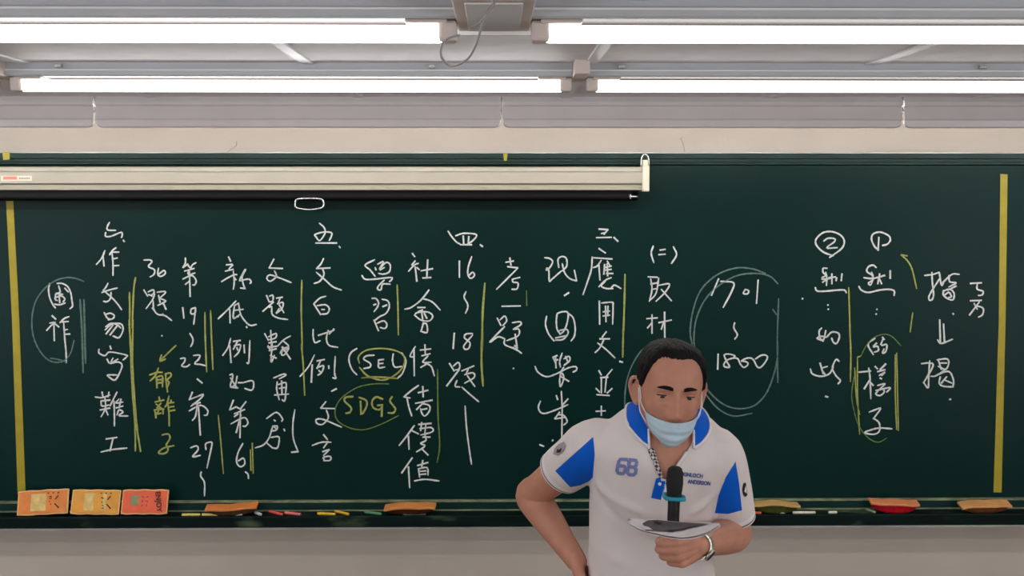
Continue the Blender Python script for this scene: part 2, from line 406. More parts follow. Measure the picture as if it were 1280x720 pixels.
write('chalk_line', 'short pair of yellow chalk lines beside the number 6', 'yellow', 1.7, '''
e415,475 418,585;425,440 430,600''')
write('chalk_writing', 'white chalk column of five characters ending in a tall hook', 'white', WT, '''
f137,228 112,275;112,275 183,278;140,290 150,320 118,345 100,330 115,312 160,325 228,352
f98,420 112,455;112,425 132,420 130,450 112,455;135,455 78,505;112,485 125,480 128,520 160,540 210,548;150,435 182,430;170,435 160,460;155,465 185,458 180,490 150,515;165,470 190,512;165,490 150,515
f88,622 108,658;120,605 127,715;108,640 148,622 145,645 112,655;110,672 150,665;105,695 150,690;225,635 190,655 155,690;185,660 215,690 190,715
g105,10 118,30;112,35 150,25;128,0 122,95 140,60;118,60 150,75;170,50 185,25 215,20 195,55 178,55 185,15;180,15 225,80
g135,180 185,160 200,165 165,185;155,200 152,240 165,295;160,215 200,205 200,250 195,300 180,295;178,195 180,265;165,235 195,230;140,270 215,265
g98,395 150,362 182,395 178,410;138,402 145,408;130,435 155,435 150,455 130,460;140,440 150,450;190,450 195,460;130,440 110,500 80,535 38,550;95,520 130,550;120,495 160,490 165,515 155,550 130,550;248,348 238,420 240,500 265,570;265,570 230,573''')
write('chalk_line', 'long yellow chalk line left of the fifth point', 'yellow', 1.9, '''
f285,340 282,500 288,720
g283,0 293,120 300,272''')
write('chalk_writing', 'white chalk column on the fifth point', 'white', WT, '''
f378,38 402,60 408,90 380,130 360,110 355,98 400,85 440,88 442,105 430,130;358,143 470,143;482,160 488,168
f400,225 385,255 362,278;362,278 435,275;395,280 402,310 380,345 350,357;362,298 410,340 450,375 495,392
f412,425 380,435 348,465;348,465 385,522;365,475 410,470 430,490 420,515 390,520;390,495 405,495
f345,600 345,640 355,670 382,660;372,632 455,605;425,605 415,650 430,685 475,695;455,598 430,625
g352,58 320,120 275,172;340,110 335,203;365,90 405,82;385,88 365,130;368,125 400,115 390,150 370,165;375,140 385,150;427,115 428,130;462,65 458,150 465,182 448,178
g442,250 468,237;412,305 385,340;385,340 458,342;415,350 425,390 395,425 365,420 362,400 400,400 495,440
g400,480 420,505;340,537 390,520 440,520;425,515 400,550;395,570 430,558;430,560 400,590;405,615 400,600 435,595 435,615 400,618''')
write('chalk_writing', 'white chalk pair of characters above bracketed letters SEL', 'white', WT, '''
h232,118 175,150 205,180 235,218;235,165 240,180;250,145 285,130 260,175 300,135 325,150 320,190 285,205 255,200;265,180 290,165;155,212 175,235 230,235 330,225 332,240 320,250;290,240 255,275 250,295 270,298 280,265 325,265
h215,350 240,352 255,375 250,400 228,430;225,390 240,385;275,355 310,365 320,400 300,440 262,460 230,485;280,400 305,390;228,480 255,545;245,500 285,485 305,505 295,530 265,525
i118,40 90,60 80,95 95,140 118,165;200,72 165,75 150,90 180,110 180,128 150,135;220,95 245,92;220,95 222,130 250,128;222,112 242,110;290,65 287,100 298,128 330,125;330,60 350,100 335,155 310,182''')
write('chalk_ring', 'yellow chalk ring and underline around the letters SEL', 'yellow', 1.9, '''
i130,110 125,80 160,50 230,40 300,50 340,75 340,120 300,165 240,190 170,170 130,130;140,180 200,174 310,181;141,179 210,176 308,183''')
write('chalk_writing', 'yellow chalk letters SDGS', 'yellow', 2.3, '''
i100,268 65,272 60,290 90,320 85,342 65,347;135,290 138,352;128,272 160,285 165,310 145,350;240,280 210,270 190,290 195,320 225,330 238,310 215,310;238,305 235,362;285,268 275,290 300,325 290,345 265,345''')
write('chalk_ring', 'faint yellow chalk oval around the letters SDGS', 'ythin', 1.4, '''
i270,208 200,208 120,225 45,275 15,330 25,380 80,415 150,425 230,400 315,358''')
write('chalk_line', 'yellow chalk line left of the six-character column', 'yellow', 1.9, '''
h367,270 372,420 374,570''')
write('chalk_writing', 'white chalk column of six characters in the middle', 'white', WT, '''
h458,80 472,100;435,188 470,150 495,140;475,125 455,150;475,160 485,248;485,165 500,178;510,185 580,172;550,118 545,225;520,228 570,225
h558,300 510,360 450,405 412,415;515,350 575,370 625,420;490,405 535,405;495,430 520,420;475,445 490,435 550,432 580,455 560,485 510,480 470,450;515,440 520,475;530,440 545,470;525,495 510,550;520,505 540,500 548,525 545,555 515,550
i395,30 370,75 390,80;388,40 390,170;418,48 468,42;440,22 442,65;425,75 465,65;455,75 430,105 470,105;440,110 470,125 485,170;420,130 455,110
i410,215 375,240 340,270;345,270 370,275;355,275 365,320 378,360;408,250 455,238;430,220 432,270;395,300 475,285;440,290 400,330;425,300 460,310 462,335 440,360 425,345 420,325;425,330 450,325
i390,405 350,460 318,500;362,455 365,518;410,400 470,395;425,390 420,430;380,430 410,445;415,420 470,415 475,435 420,450;445,398 440,440;430,460 465,460;440,450 445,475 420,490 440,500 425,515 400,530;425,515 455,545
i380,558 330,630;362,600 368,700;405,595 455,580;430,570 425,600;410,610 450,605 455,640;410,610 415,650;418,622 445,620;418,637 445,635;390,668 440,660 508,668''')
write('chalk_line', 'long thin yellow chalk line right of the six-character column', 'ythin', 1.8, '''
i500,140 502,350 510,500 498,580''')
write('chalk_writing', 'white chalk column with the numbers 16 and 18', 'white', WT, '''
j85,80 105,110 130,138 148,148;125,105 165,92 225,95 235,108 210,135 185,150;165,105 168,152;195,108 192,150;150,152 210,152;255,152 268,162
j145,238 145,325;210,215 192,270 190,310 205,330 225,315 215,298 195,315;180,400 170,430 188,465 188,490 177,515;118,620 112,702;215,622 180,625 172,645 200,670 195,700 175,705 170,685 215,630
k50,145 75,185;70,160 95,140 105,155 100,175 80,180;100,180 35,265;90,235 80,265 105,270;115,270 160,310 205,348;115,185 180,158;150,170 140,200;130,205 175,195 180,220 130,250;145,210 165,240 185,268;133,370 140,480 155,600 167,680''')
write('chalk_line', 'bold yellow chalk line right of the numbers 16 and 18', 'yellow', 2.6, '''
j280,355 268,520 265,720
k222,0 220,150 228,265''')
write('chalk_writing', 'white chalk column of three characters with a dot below', 'white', WT, '''
j390,245 432,238;412,222 418,260;400,268 455,275;452,278 400,330 342,388;425,335 465,325;425,335 430,350 455,355 450,385 422,388;370,478 468,476
j345,540 365,580;360,550 385,530 395,555 375,580;385,585 340,630 305,668;310,668 350,640 385,650;385,650 385,680 430,700 458,715;425,565 465,560 470,575 430,600;430,600 460,600 455,635 395,660;440,625 450,690
k385,60 410,75 432,92;395,50 410,65;387,170 391,173''')
write('chalk_line', 'short faint yellow chalk line', 'ythin', 1.3, 'j500,395 502,475')
write('chalk_writing', 'white chalk column left of the third point, above the raised shoulder', 'white', WT, '''
l100,250 130,255 148,275 130,310 110,325 115,312 125,330 128,390 145,378 200,330;185,310 180,260 205,243 230,255 232,300 205,330;205,285 220,340 250,375 292,390;292,390 278,325;218,478 245,460
l112,600 105,650 120,700 140,730 158,750;175,585 170,630 175,680 195,710;175,585 205,575 240,580 235,640 215,690 190,710;235,580 270,610 283,670 278,720 258,750;180,690 230,680 240,705 210,740 165,745
m165,60 235,45;150,175 165,210;150,175 175,165;160,195 180,190;165,170 168,240;205,150 190,200 195,235;215,185 245,170 250,195 215,225;225,170 240,205;42,230 60,265 110,292 170,275 240,240 285,232 292,250 270,265;215,235 200,260 190,310 195,352 215,300 205,270;195,290 245,320
m170,405 178,430;200,380 205,470;240,425 205,465;75,438 62,475 75,505 105,512 170,490 240,460;190,505 160,545;165,545 225,535;180,520 215,525 235,560 215,582;205,480 203,655
m70,700 95,710;145,678 150,672''')
write('chalk_writing', 'white chalk column on the third point', 'white', WT, '''
l425,78 480,82;440,105 465,100;410,130 500,128;515,128 540,152;480,82 455,110
l425,195 465,222;385,250 505,258;385,245 380,320 355,400 330,472;440,265 415,300 390,310;425,295 432,385;460,290 455,350;475,270 490,295;460,310 500,300;465,325 500,320;470,345 510,345;475,285 478,360;425,425 465,385 500,370;465,390 440,420 470,435 510,435;500,430 520,415 558,435
l428,510 430,650;440,522 505,518 510,540 508,650;465,540 468,635;450,575 490,570;450,600 490,595;480,540 478,600
m470,22 445,55;430,65 490,65;455,70 430,120 402,148;418,90 470,130 522,180
m425,255 440,282;505,248 470,290;435,298 480,295;440,300 440,390;470,300 462,385;408,362 430,385;505,362 475,390;412,400 488,405
m408,500 465,497;440,468 440,525;550,200 568,206''')
write('chalk_line', 'yellow chalk line right of the third point', 'yellow', 2.2, '''
l582,350 578,540 572,720
m572,0 570,90 568,175''')
write('chalk_writing', 'white chalk column headed by a bracketed two', 'white', WT, '''
n110,52 102,80 112,115;135,68 155,65;130,85 155,83;185,55 197,85 178,118
n90,168 125,170;100,175 105,215 95,260;100,195 130,190;105,215 125,212;130,172 120,230 95,258;130,200 170,195 155,225 120,260;140,215 178,258
n85,325 125,322;105,310 105,380;105,340 88,360;130,340 178,330;152,300 153,395;150,335 140,365;112,434 138,420''')
write('chalk_ring', 'faint white chalk arc behind the head', 'thin', 1.7, '''
n162,405 120,410 70,440 30,500 8,570 3,650 10,720''')
write('chalk_writing', 'white chalk numbers 1701 to 1800', 'white', 2.0, '''
n355,175 328,238;362,185 410,190 405,220 372,283;455,215 448,230 462,232 468,222 458,215;503,180 497,268;415,340 412,360 425,385 415,402
r212,270 205,500;445,322 460,295 380,272 305,285 340,380 385,465 310,460 300,420 350,360 450,330 510,345 545,420 595,470 650,440 655,400 600,378 560,378 620,340 700,330 750,370 790,450 835,475 890,430 950,335 930,290 860,290 770,345''')
write('chalk_ring', 'large faint double oval around the numbers 1701 to 1800', 'thin', 1.9, '''
n530,155 480,138 420,135 350,160 290,215 260,290 248,370 255,420;578,195 545,165 490,155 420,165 350,205 300,260 270,330 262,400 265,430;285,560 350,630 410,660 480,655 530,610 560,540 575,470 575,380;300,600 350,660 410,690 480,680;580,250 575,400 577,565;558,290 572,310''')
write('chalk_writing', 'white chalk column headed by a ringed 2', 'white', 2.1, '''
o215,205 150,180 105,135 105,95 150,55 210,50 265,75 285,115 265,160 190,215;152,110 180,92 222,95 220,115 172,153 240,152
o175,285 150,285 148,310 165,330 140,345;165,310 172,345 170,395;140,355 190,350 200,340;145,375 165,360;205,320 205,385;185,345 230,340;235,345 232,365;270,320 265,365;98,408 110,430 160,432 240,425 285,425 298,442;178,520 181,522;180,546 183,549;14,479 18,481
p130,0 115,20 120,60 140,80;100,62 125,50 160,55;155,15 140,70 105,65;160,55 190,25 228,30 236,55 220,92 200,85 190,60
p62,245 75,275 125,290 175,275 200,235;120,210 140,275;165,230 130,245 155,285;235,200 215,190 195,240 215,285 242,315 228,335;152,410 168,414''')
write('chalk_line', 'yellow chalk line between the ringed 2 and ringed 1 columns', 'yellow', 1.9, '''
o313,408 318,560 322,720
p298,0 305,150 302,322''')
write('chalk_writing', 'white chalk column headed by a ringed 1', 'white', 2.1, '''
o505,165 480,145 460,100 470,65 515,52 570,75 580,105 560,130 530,138;507,85 502,170
o490,280 470,265 440,275 430,305 465,330 460,350 410,345;460,310 470,345 455,390 440,380 470,360;475,350 545,330;512,320 500,385;510,350 525,385;580,300 580,350;378,400 395,425 440,440 510,425 570,420 605,430 605,460;493,548 496,550;488,578 492,580
p450,62 408,98 440,160;440,115 465,110 470,135 445,145;460,90 440,110;500,60 485,100;495,55 505,70;490,105 520,100 515,140 495,150 505,125
p352,265 385,262 425,258;412,240 420,300 425,425;420,310 385,365;425,330 440,345;450,230 465,245;515,215 480,250;465,262 510,250;475,285 510,265 490,285;480,300 490,305;465,345 510,335 480,365 455,395 480,405 505,385 500,365;455,375 540,358 520,385
p415,505 475,482 480,490 440,545;440,540 475,570 475,620 440,638 388,628 430,610 480,600 552,605''')
write('chalk_ring', 'tall yellow chalk oval around the three lowest characters of the ringed 1 column', 'yellow', 1.7, '''
p328,240 340,430 358,520;345,175 345,400 358,638;572,160 572,400 580,610;580,150 585,380 590,615;345,175 365,168''')
write('chalk_ring', 'faint yellow arcs of the tall oval', 'ythin', 1.3, '''
p365,170 395,110 440,60 500,38 550,50 605,105;325,290 310,400 325,500 355,590 410,660 470,685 520,660''')
write('chalk_arrow', 'curved yellow chalk arrow beside the ringed 1', 'yellow', 1.9, '''
o690,205 650,198;650,198 690,235 720,290 750,415''')
write('chalk_line', 'short yellow chalk line below the curved arrow', 'yellow', 1.7, 'o725,570 718,620 708,695')
write('chalk_writing', 'white chalk characters with a double down arrow at the right end', 'white', 2.1, '''
q135,130 175,125 205,115;170,115 172,160 178,220 170,245 158,245 160,220 210,140;205,115 215,175 225,165;300,125 265,125 220,165;250,130 255,160 285,165 250,185;285,180 245,200;222,205 255,195 275,215 270,245 245,240 225,225;225,200 225,225 250,210 262,230 248,235;269,310 273,314
q207,340 210,450;225,360 230,445;197,435 215,452 268,432
q120,548 160,545 175,560 130,640;160,535 155,600 152,662 130,635;195,530 240,525 250,545 235,575 200,560;205,545 240,545;200,530 215,575;235,575 190,605 165,608;195,600 250,585 272,625 270,658;210,610 205,640 225,655 272,658;215,640 240,610;230,625 265,640;254,718 260,716''')
write('chalk_writing', 'two small white chalk phonetic signs beside the right tape strip', 'white', 2.0, '''
q352,168 405,165;385,172 385,195 412,205 408,222 390,225;352,250 405,248;395,255 348,318;375,272 412,285 410,315 390,328;370,262 385,290''')
# -- tape
def tape(name, quad, label, y=-.0012, t=.0008):
    bm = bmesh.new()
    a = [bm.verts.new(B(px, py, y)) for px, py in quad]; b = [bm.verts.new(B(px, py, y)+Vector((0, t, 0))) for px, py in quad]
    bm.faces.new(a); bm.faces.new(b[::-1])
    n = len(a)
    for i in range(n): bm.faces.new((a[i], b[i], b[(i+1) % n], a[(i+1) % n]))
    return bpart(name, bm, M['tape'], label)
tape('yellow_tape', [(7, 240), (16, 240), (24, 400), (32, 618), (22, 618), (15, 400)], 'yellow tape strip down the left end of the board')
tape('yellow_tape', [(1250.5, 217.5), (1259.5, 218), (1257, 400), (1252, 615.5), (1242, 615.5), (1248.5, 400)], 'yellow tape strip down the right end of the board')
tape('tape_scrap', [(3, 190), (12.5, 190), (12, 199.5), (4, 200)], 'small square yellow tape scrap on the top rail', y=-.0192)
tape('tape_scrap', [(629, 192), (634.5, 192), (633.5, 201), (630, 201)], 'small tapered yellow tape scrap on the top rail', y=-.0192)

# ------------------------------------------------------------------ projection screen case
SY = -.075
sc = tag(empty('projection_screen'), 'beige rolled up projection screen case hung across the top of the chalkboard', 'screen')
z0, z1, za, zc = B(640, 238, SY-.03).z, B(640, 208.5, SY-.03).z, B(640, 215.5, SY-.04).z, B(640, 229, SY-.04).z
x1 = B(803, 220, SY-.03).x; xl = -2.2
bm = bmesh.new()
prof = [(SY+.03, z0+.004), (SY-.022, z0), (SY-.03, z0+.002), (SY-.032, zc-.006), (SY-.045, zc), (SY-.045, za), (SY-.03, za+.005), (SY-.028, z1-.003), (SY-.022, z1), (SY+.03, z1-.002)]
loft(bm, [[Vector((x, y, z)) for y, z in prof] for x in (xl, x1)])
obj('case', bm, M['case'], sc)
bm = bmesh.new(); xe = B(811.5, 220, SY-.04).x
add_box(bm, x1-.002, xe, SY-.05, SY+.034, z0-.004, z1+.004, bev=.004)
add_box(bm, x1+.002, xe-.002, SY-.02, SY+.01, z1, B(806, 200, SY).z, bev=.003)
o = obj('end_cap', bm, M['case2'], sc); o['label'] = 'cream plastic end cap'
bm = bmesh.new()
tube(bm, [B(801.5, 207, SY), B(802, 198, SY), B(804.5, 193.5, SY), B(808, 193.5, SY), B(810.5, 198, SY), B(811, 207, SY)], .003, seg=8)
o = obj('hanging_ring', bm, M['chrome'], sc, True); o['label'] = 'metal hanging ring at the right end'
bm = bmesh.new(); zb0, zb1 = B(640, 251, -.06).z, B(640, 240.5, -.06).z; xb = B(797, 245, -.06).x
tube(bm, [Vector((xl, -.06, (zb0+zb1)/2)), Vector((xb, -.06, (zb0+zb1)/2))], (zb1-zb0)/2, seg=16, round_ends=False)
add_box(bm, xl, xb-.02, -.075, -.045, (zb0+zb1)/2, z0+.002)
o = obj('weight_bar', bm, M['black'], sc, False); o['label'] = 'black weight bar below the case'
bm = bmesh.new(); zz = (zb0+zb1)/2
tube(bm, [Vector((xb-.028, -.078, zz)), Vector((xb-.005, -.078, zz))], .004, seg=8); tube(bm, [Vector((xb-.026, -.078, zz-.006)), Vector((xb-.026, -.078, zz+.006))], .003, seg=8)
obj('bar_clip', bm, M['chrome'], sc, True)
bm = bmesh.new(); hy = -.082
hp = [(373, 248.5), (369.5, 251), (369, 257), (372, 260), (386, 262), (401, 260), (404.5, 257), (404, 251), (400, 248.5), (386, 248), (373, 248.5)]
tube(bm, [B(a, b, hy) for a, b in hp], .0035, seg=8)
tube(bm, [B(380, 248, hy), B(380, 246, hy+.01)], .003, seg=8); tube(bm, [B(393, 248, hy), B(393, 246, hy+.01)], .003, seg=8)
o = obj('pull_handle', bm, M['chrome'], sc, True); o['label'] = 'chrome pull handle under the case'
def quadm(pts, m, parent, name, t=.0006):
    bm = bmesh.new(); a = [bm.verts.new(p) for p in pts]; b = [bm.verts.new(p+Vector((0, t, 0))) for p in pts]; n = len(a)
    bm.faces.new(a); bm.faces.new(b[::-1])
    for i in range(n): bm.faces.new((a[i], b[i], b[(i+1) % n], a[(i+1) % n]))
    return obj(name, bm, m, parent)
ly = SY-.0455
M['sticker'] = mat('cream_sticker', (225, 222, 205), .6, vary=.03)
M['red'] = mat('faded_red', (214, 128, 118), .6, vary=.1)
lb = quadm([B(1, 219.8, ly), B(40, 219.8, ly), B(40, 226, ly), B(1, 226, ly)], M['sticker'], sc, 'label')
quadm([B(4, 220.5, ly-.0006), B(21, 220.5, ly-.0006), B(21, 224.5, ly-.0006), B(4, 224.5, ly-.0006)], M['red'], lb, 'red_block')
bm = bmesh.new()
for k in range(7): 
    a = 24+k*1.95; p0, p1 = B(a, 224, ly-.0008), B(a+1.2, 221.6+.3*(k % 2), ly-.0008)
    add_box(bm, p0.x, p1.x, p0.y, p0.y+.0006, p0.z, p1.z)
obj('small_print', bm, M['crest'], lb)
place(sc, Vector((x1, SY, z1)))

# ------------------------------------------------------------------ ceiling lamps
def lamp(xc, y, L, mt, label, group, clips=(), near=True, zoff=0):
    t = tag(empty('fluorescent_lamp', (xc, y, CZ)), label, 'ceiling light', group)
    h = L/2
    bm = bmesh.new()
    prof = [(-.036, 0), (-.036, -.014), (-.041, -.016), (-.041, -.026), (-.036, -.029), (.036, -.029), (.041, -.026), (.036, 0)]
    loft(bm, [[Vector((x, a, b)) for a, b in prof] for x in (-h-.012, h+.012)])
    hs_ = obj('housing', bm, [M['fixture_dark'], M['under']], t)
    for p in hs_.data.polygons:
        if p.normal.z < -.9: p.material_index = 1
    bm = bmesh.new(); add_box(bm, -h-.012, h+.012, -.0435, -.0395, -.0175, -.0145)
    obj('housing_bead', bm, M['gloss'], t)
    for s in (-1, 1):
        bm = bmesh.new()
        add_box(bm, s*h-.013, s*h+.013, -.02, .02, -.058, -.028, bev=.005)
        add_box(bm, s*(h-.03)-.03, s*(h-.03)+.03, -.032, .032, -.034, -.028, bev=.003)
        obj('lampholder', bm, M['holder'], t)
    bm = bmesh.new(); tube(bm, [Vector((-h+.012, 0, -.046)), Vector((h-.012, 0, -.046))], .0126, seg=20, round_ends=True)
    obj('tube', bm, mt, t, True)['label'] = 'lit white fluorescent tube'
    for cx in clips:
        bm = bmesh.new(); add_box(bm, cx-.007, cx+.007, -.050, -.035, -.012, -.004, bev=.001); add_box(bm, cx-.005, cx+.006, -.053, -.048, -.009, -.006)
        obj('clip', bm, M['chrome'], t)
    return t
Y1, Y2 = CAM.y+1.70, CAM.y+2.54
def X(px, d): return W(px, 60, d).x
xa, xb_ = X(560, 1.7), X(675, 1.7)
L1 = 1.2
LG = 'fluorescent lamps on the ceiling'
lamp(xa-L1/2+.0, Y1, L1, M['tubeL'], 'lit fluorescent ceiling lamp in the near row, left of the cable loop', LG)
lamp(xb_+L1/2, Y1, L1, M['tubeR'], 'lit fluorescent ceiling lamp in the near row, right of the cable loop', LG)
xa2, xb2, xc2 = X(22, 2.54), X(707, 2.54), X(740, 2.54); L2 = xb2-xa2
m2 = (xa2+xb2)/2
lamp(m2, Y2, L2, M['tubeL'], 'lit fluorescent ceiling lamp in the far row, left half of the picture', LG, clips=(X(62, 2.45)-m2, X(538, 2.45)-m2))
m3 = xc2+L2/2
lamp(m3, Y2, L2, M['tubeR'], 'lit fluorescent ceiling lamp in the far row, right half of the picture', LG, clips=(X(780, 2.45)-m3, X(1240, 2.45)-m3))
lamp(xa2-(xc2-xb2)-L2/2, Y2, L2, M['tubeL'], 'lit fluorescent ceiling lamp in the far row, cut off by the left edge', LG)
# joiner boxes between the lamps
def joiner(x0, x1_, d0, d1, label, inner=True):
    y0, y1 = CAM.y+d0, CAM.y+d1
    t = tag(empty('junction_box', ((x0+x1_)/2, (y0+y1)/2, CZ)), label, 'junction box', 'boxes joining the lamps')
    w = (x1_-x0)/2; dd = (y1-y0)/2
    bm = bmesh.new(); add_box(bm, -w, w, -dd, dd, -.030, 0, bev=.002)
    obj('housing', bm, M['holder'], t)
    if inner:
        bm = bmesh.new(); add_box(bm, -w*.7, w*.7, -dd*.86, dd*.9, -.032, -.028, bev=.001)
        obj('cover', bm, M['fixture'], t)
        bm = bmesh.new(); add_box(bm, -w*1.25, w*1.25, dd-.003, dd+.006, -.036, -.028, bev=.001)
        obj('end_strip', bm, M['gloss'], t)
    return t
joiner(xa+.0125, xb_-.0125, 1.50, 1.79, 'grey box between the near row lamps under the cable loop')
joiner(xb2+.0125, xc2-.0125, 2.43, 2.62, 'narrow grey box between the far row lamps', False)
joiner(xa2-(xc2-xb2)+.0125, xa2-.0125, 2.43, 2.62, 'narrow grey box at the far row lamp by the left edge', False)
bm = bmesh.new(); dk = 1.56
cp = [(636, -31, 1.47), (622, -2, 1.47), (613, 9, 1.47), (606, 22, 1.47), (600, 40, 1.48), (594, 58, 1.5), (585, 73, 1.52), (572, 81, 1.54), (561, 82, 1.56), (553, 74, 1.57), (551, 64, 1.58), (555, 53, 1.59), (564, 46.5, 1.60), (574, 44, 1.605)]
tube(bm, [W(a, b, d) for a, b, d in cp], .0016, seg=8)
tube(bm, [W(606, -28, 1.47), W(616, 4, 1.468), W(612, 12, 1.468), W(604, 23, 1.47), W(597, 30, 1.475), W(589, 33.5, 1.48)], .0014, seg=8)
tag(obj('cable', bm, M['cable'], None, True), 'thin pale cable hanging in a loop below the near row lamps', 'cable')
# blackboard lamps: long hoods, seen from behind, lamp inside facing the board
HD = 3.4; HY = CAM.y+HD
hx = [X(p, HD) for p in (-393, 117, 627, 1130, 1640)]
zh = W(640, 160, HD).z; zcr = W(640, 132.5, HD).z; zbd = W(640, 150, HD).z
HL = ['grey lamp hood above the chalkboard at the left edge', 'grey lamp hood above the chalkboard, left of the middle joint', 'grey lamp hood above the chalkboard, right of the middle joint', 'grey lamp hood above the chalkboard at the right edge']
for i in range(4):
    a, b = hx[i]+.003, hx[i+1]-.003
    t = tag(empty('lamp_hood', ((a+b)/2, HY, CZ)), HL[i], 'lamp hood', 'lamp hoods over the chalkboard')
    h = (b-a)/2
    # skirt: outline with rounded lower corners, a crease and a slight curve
    cols = [-h, -h+.002, -h+.006, -h+.012, -h+.02]+list(np.linspace(-h+.05, h-.05, 20))+[h-.02, h-.012, h-.006, h-.002, h]
    bm = bmesh.new(); rings = []
    for x in cols:
        e = max(0, .018-(h-abs(x))); low = zh-CZ+ (.018-math.sqrt(max(0, .018**2-e*e)))
        pts = [(0.0, 0.0), (-.012, zcr-CZ+.012), (-.014, zcr-CZ+.002), (-.006, zcr-CZ-.002), (-.010, zbd-CZ+.004), (-.012, zbd-CZ+.0015), (-.0125, zbd-CZ), (-.011, zbd-CZ-.0015), (-.009, max(low+.004, zh-CZ+.004)), (-.004, low)]
        front = [Vector((x, p, max(q, low))) for p, q in pts]
        rings.append(front+[Vector((v.x, v.y+.003, v.z)) for v in front[::-1]])
    loft(bm, rings); obj('skirt', bm, M['hood'], t)
    bm = bmesh.new(); add_box(bm, -h, h, 0, .14, -.02, 0)
    obj('base', bm, M['fixture'], t)
    bm = bmesh.new(); tube(bm, [Vector((-h+.04, .055, -.069)), Vector((h-.04, .055, -.069))], .010, seg=14); obj('tube', bm, M['tubeH'], t, True)
# wires on the wall
def wire(pts, label):
    bm = bmesh.new(); tube(bm, [B(a, b, .038) for a, b in pts], .0012, seg=6)
    tag(obj('wire', bm, M['cable'], None, True), label, 'wire')
wire([(283, 191), (288, 187), (293, 184), (295.5, 181), (295.5, 177)], 'short curled grey wire on the wall above the left of the chalkboard')
wire([(856, 191), (854.5, 183), (853, 177), (850.5, 173), (854, 171)], 'short bent grey wire on the wall right of the screen case')

# ------------------------------------------------------------------ erasers and chalk
def ecol(name, top, felt):
    return mat('leather_'+name, top, .6, vary=.12, scale=25), mat('felt_'+name, felt, .95, vary=.3, scale=60, spec=.1)
M['border'] = mat('cream_border', (222, 178, 120), .7, vary=.1, scale=40)
M['gilt'] = mat('pale_print', (206, 178, 112), .7, vary=.25, scale=50)
M['greenprint'] = mat('green_print', (128, 140, 100), .7, vary=.3, scale=60)
EG = 'felt chalk erasers on the tray'
def pad(w, d, t, bow=0, seed=0, n=14):
    """a slightly bent leather plate, flat side down, x long, y deep"""
    bm = bmesh.new(); rnd = random.Random(seed); rings = []
    for i in range(n+1):
        u = i/n*2-1; x = u*w/2
        z = bow*u*u+.0012*math.sin(u*5+seed); dy = d/2*(1-.03*abs(u)**6)+.0008*math.sin(u*9+seed)
        e = .0018
        rings.append([Vector((x, -dy, z+e)), Vector((x, -dy, z+t-e)), Vector((x, -dy+e, z+t)), Vector((x, dy-e, z+t)), Vector((x, dy, z+t-e)), Vector((x, dy, z+e)), Vector((x, dy-e, z)), Vector((x, -dy+e, z))])
    loft(bm, rings); return bm
def eraser_standing(px0, px1, py, rz, top, label, style, felt=(60, 40, 30), roll=0):
    lm, fm = ecol('eraser', top, felt)
    p = Zp((px0+px1)/2, py, LED+.001); w = (px1-px0)/F*(p.y-CAM.y); hh = .086
    t = tag(empty('chalk_eraser', (p.x, -.0695, LED+.0035)), label, 'eraser', EG)
    tilt = R(90-22); t.rotation_euler = (tilt, roll, rz)
    # local: plate lies in xy with +y becoming up, +z towards the viewer
    sh = Matrix.Translation((0, hh/2, 0))
    o = obj('leather_back', pad(w, hh, .006, seed=style), M['border'], t); o.data.transform(sh)
    bm = pad(w*.95, hh*.88, .001, seed=style); q = obj('printed_face', bm, lm, o); q.data.transform(sh @ Matrix.Translation((0, 0, .0058)))
    bm = bmesh.new(); add_box(bm, -w*.48, w*.48, .004, hh-.004, -.022, .001, bev=.004); obj('felt_pad', bm, fm, t)
    if style < 2:
        bm = bmesh.new(); add_box(bm, -w*.24, w*.22, hh*.16, hh*.84, .0065, .0075, bev=.0004); obj('print_panel', bm, M['gilt'], q)
        bm = bmesh.new(); rnd = random.Random(style)
        def dash(x, y, l, a, b=.004):
            g = bmesh.ops.create_cube(bm, size=1)['verts']
            bmesh.ops.transform(bm, matrix=Matrix.Translation((x, y, .0082)) @ Matrix.Rotation(a, 4, 'Z') @ Matrix.Diagonal((l, b, .0006, 1)), verts=g)
        dash(w*.27, hh*.66, .016, .9); dash(w*.28, hh*.33, .022, -.8)
        for k in range(7): dash(w*(.12+.05*rnd.random()), hh*(.25+.5*rnd.random()), .005, rnd.random()*3, .003)
        for x in (.1, .2, .3): dash(w*x, hh*.85, .005, .3, .004)
        obj('print_marks', bm, M['inkd'], q)
    else:
        bm = bmesh.new(); add_box(bm, -w*.30, -w*.13, hh*.36, hh*.76, .0065, .0075, bev=.0004); obj('print_panel', bm, M['greenprint'], q)
        bm = bmesh.new()
        for k in range(3):
            for c in (0, 1):
                g = bmesh.ops.create_cube(bm, size=1)['verts']
                bmesh.ops.transform(bm, matrix=Matrix.Translation((w*(-.05+.1*c), hh*(.35+.17*k), .0086)) @ Matrix.Rotation(.6+k+c, 4, 'Z') @ Matrix.Diagonal((.008, .003, .0006, 1)), verts=g)
        obj('print_marks', bm, M['ink'], q)
        cu = bpy.data.curves.new('lettering', 'FONT'); cu.body = 'ENJOY'; cu.size = .024; cu.align_x = 'CENTER'; cu.align_y = 'CENTER'; cu.extrude = .0003; cu.offset = .0004
        to = bpy.data.objects.new('lettering', cu); C.objects.link(to)
        dg = bpy.context.evaluated_depsgraph_get(); dg.update(); me = bpy.data.meshes.new_from_object(to.evaluated_get(dg)); bpy.data.objects.remove(to)
        me.transform(Matrix.Translation((w*.30, hh*.5, .0092)) @ Matrix.Rotation(R(-80), 4, 'Z')); me.materials.append(M['inkd'])
        lo = bpy.data.objects.new('lettering', me); C.objects.link(lo); lo.parent = q
    return t
eraser_standing(23, 86, 644, R(2), (216, 128, 56), 'orange eraser standing on the tray, leftmost of the row of three', 0, roll=R(-2.5))
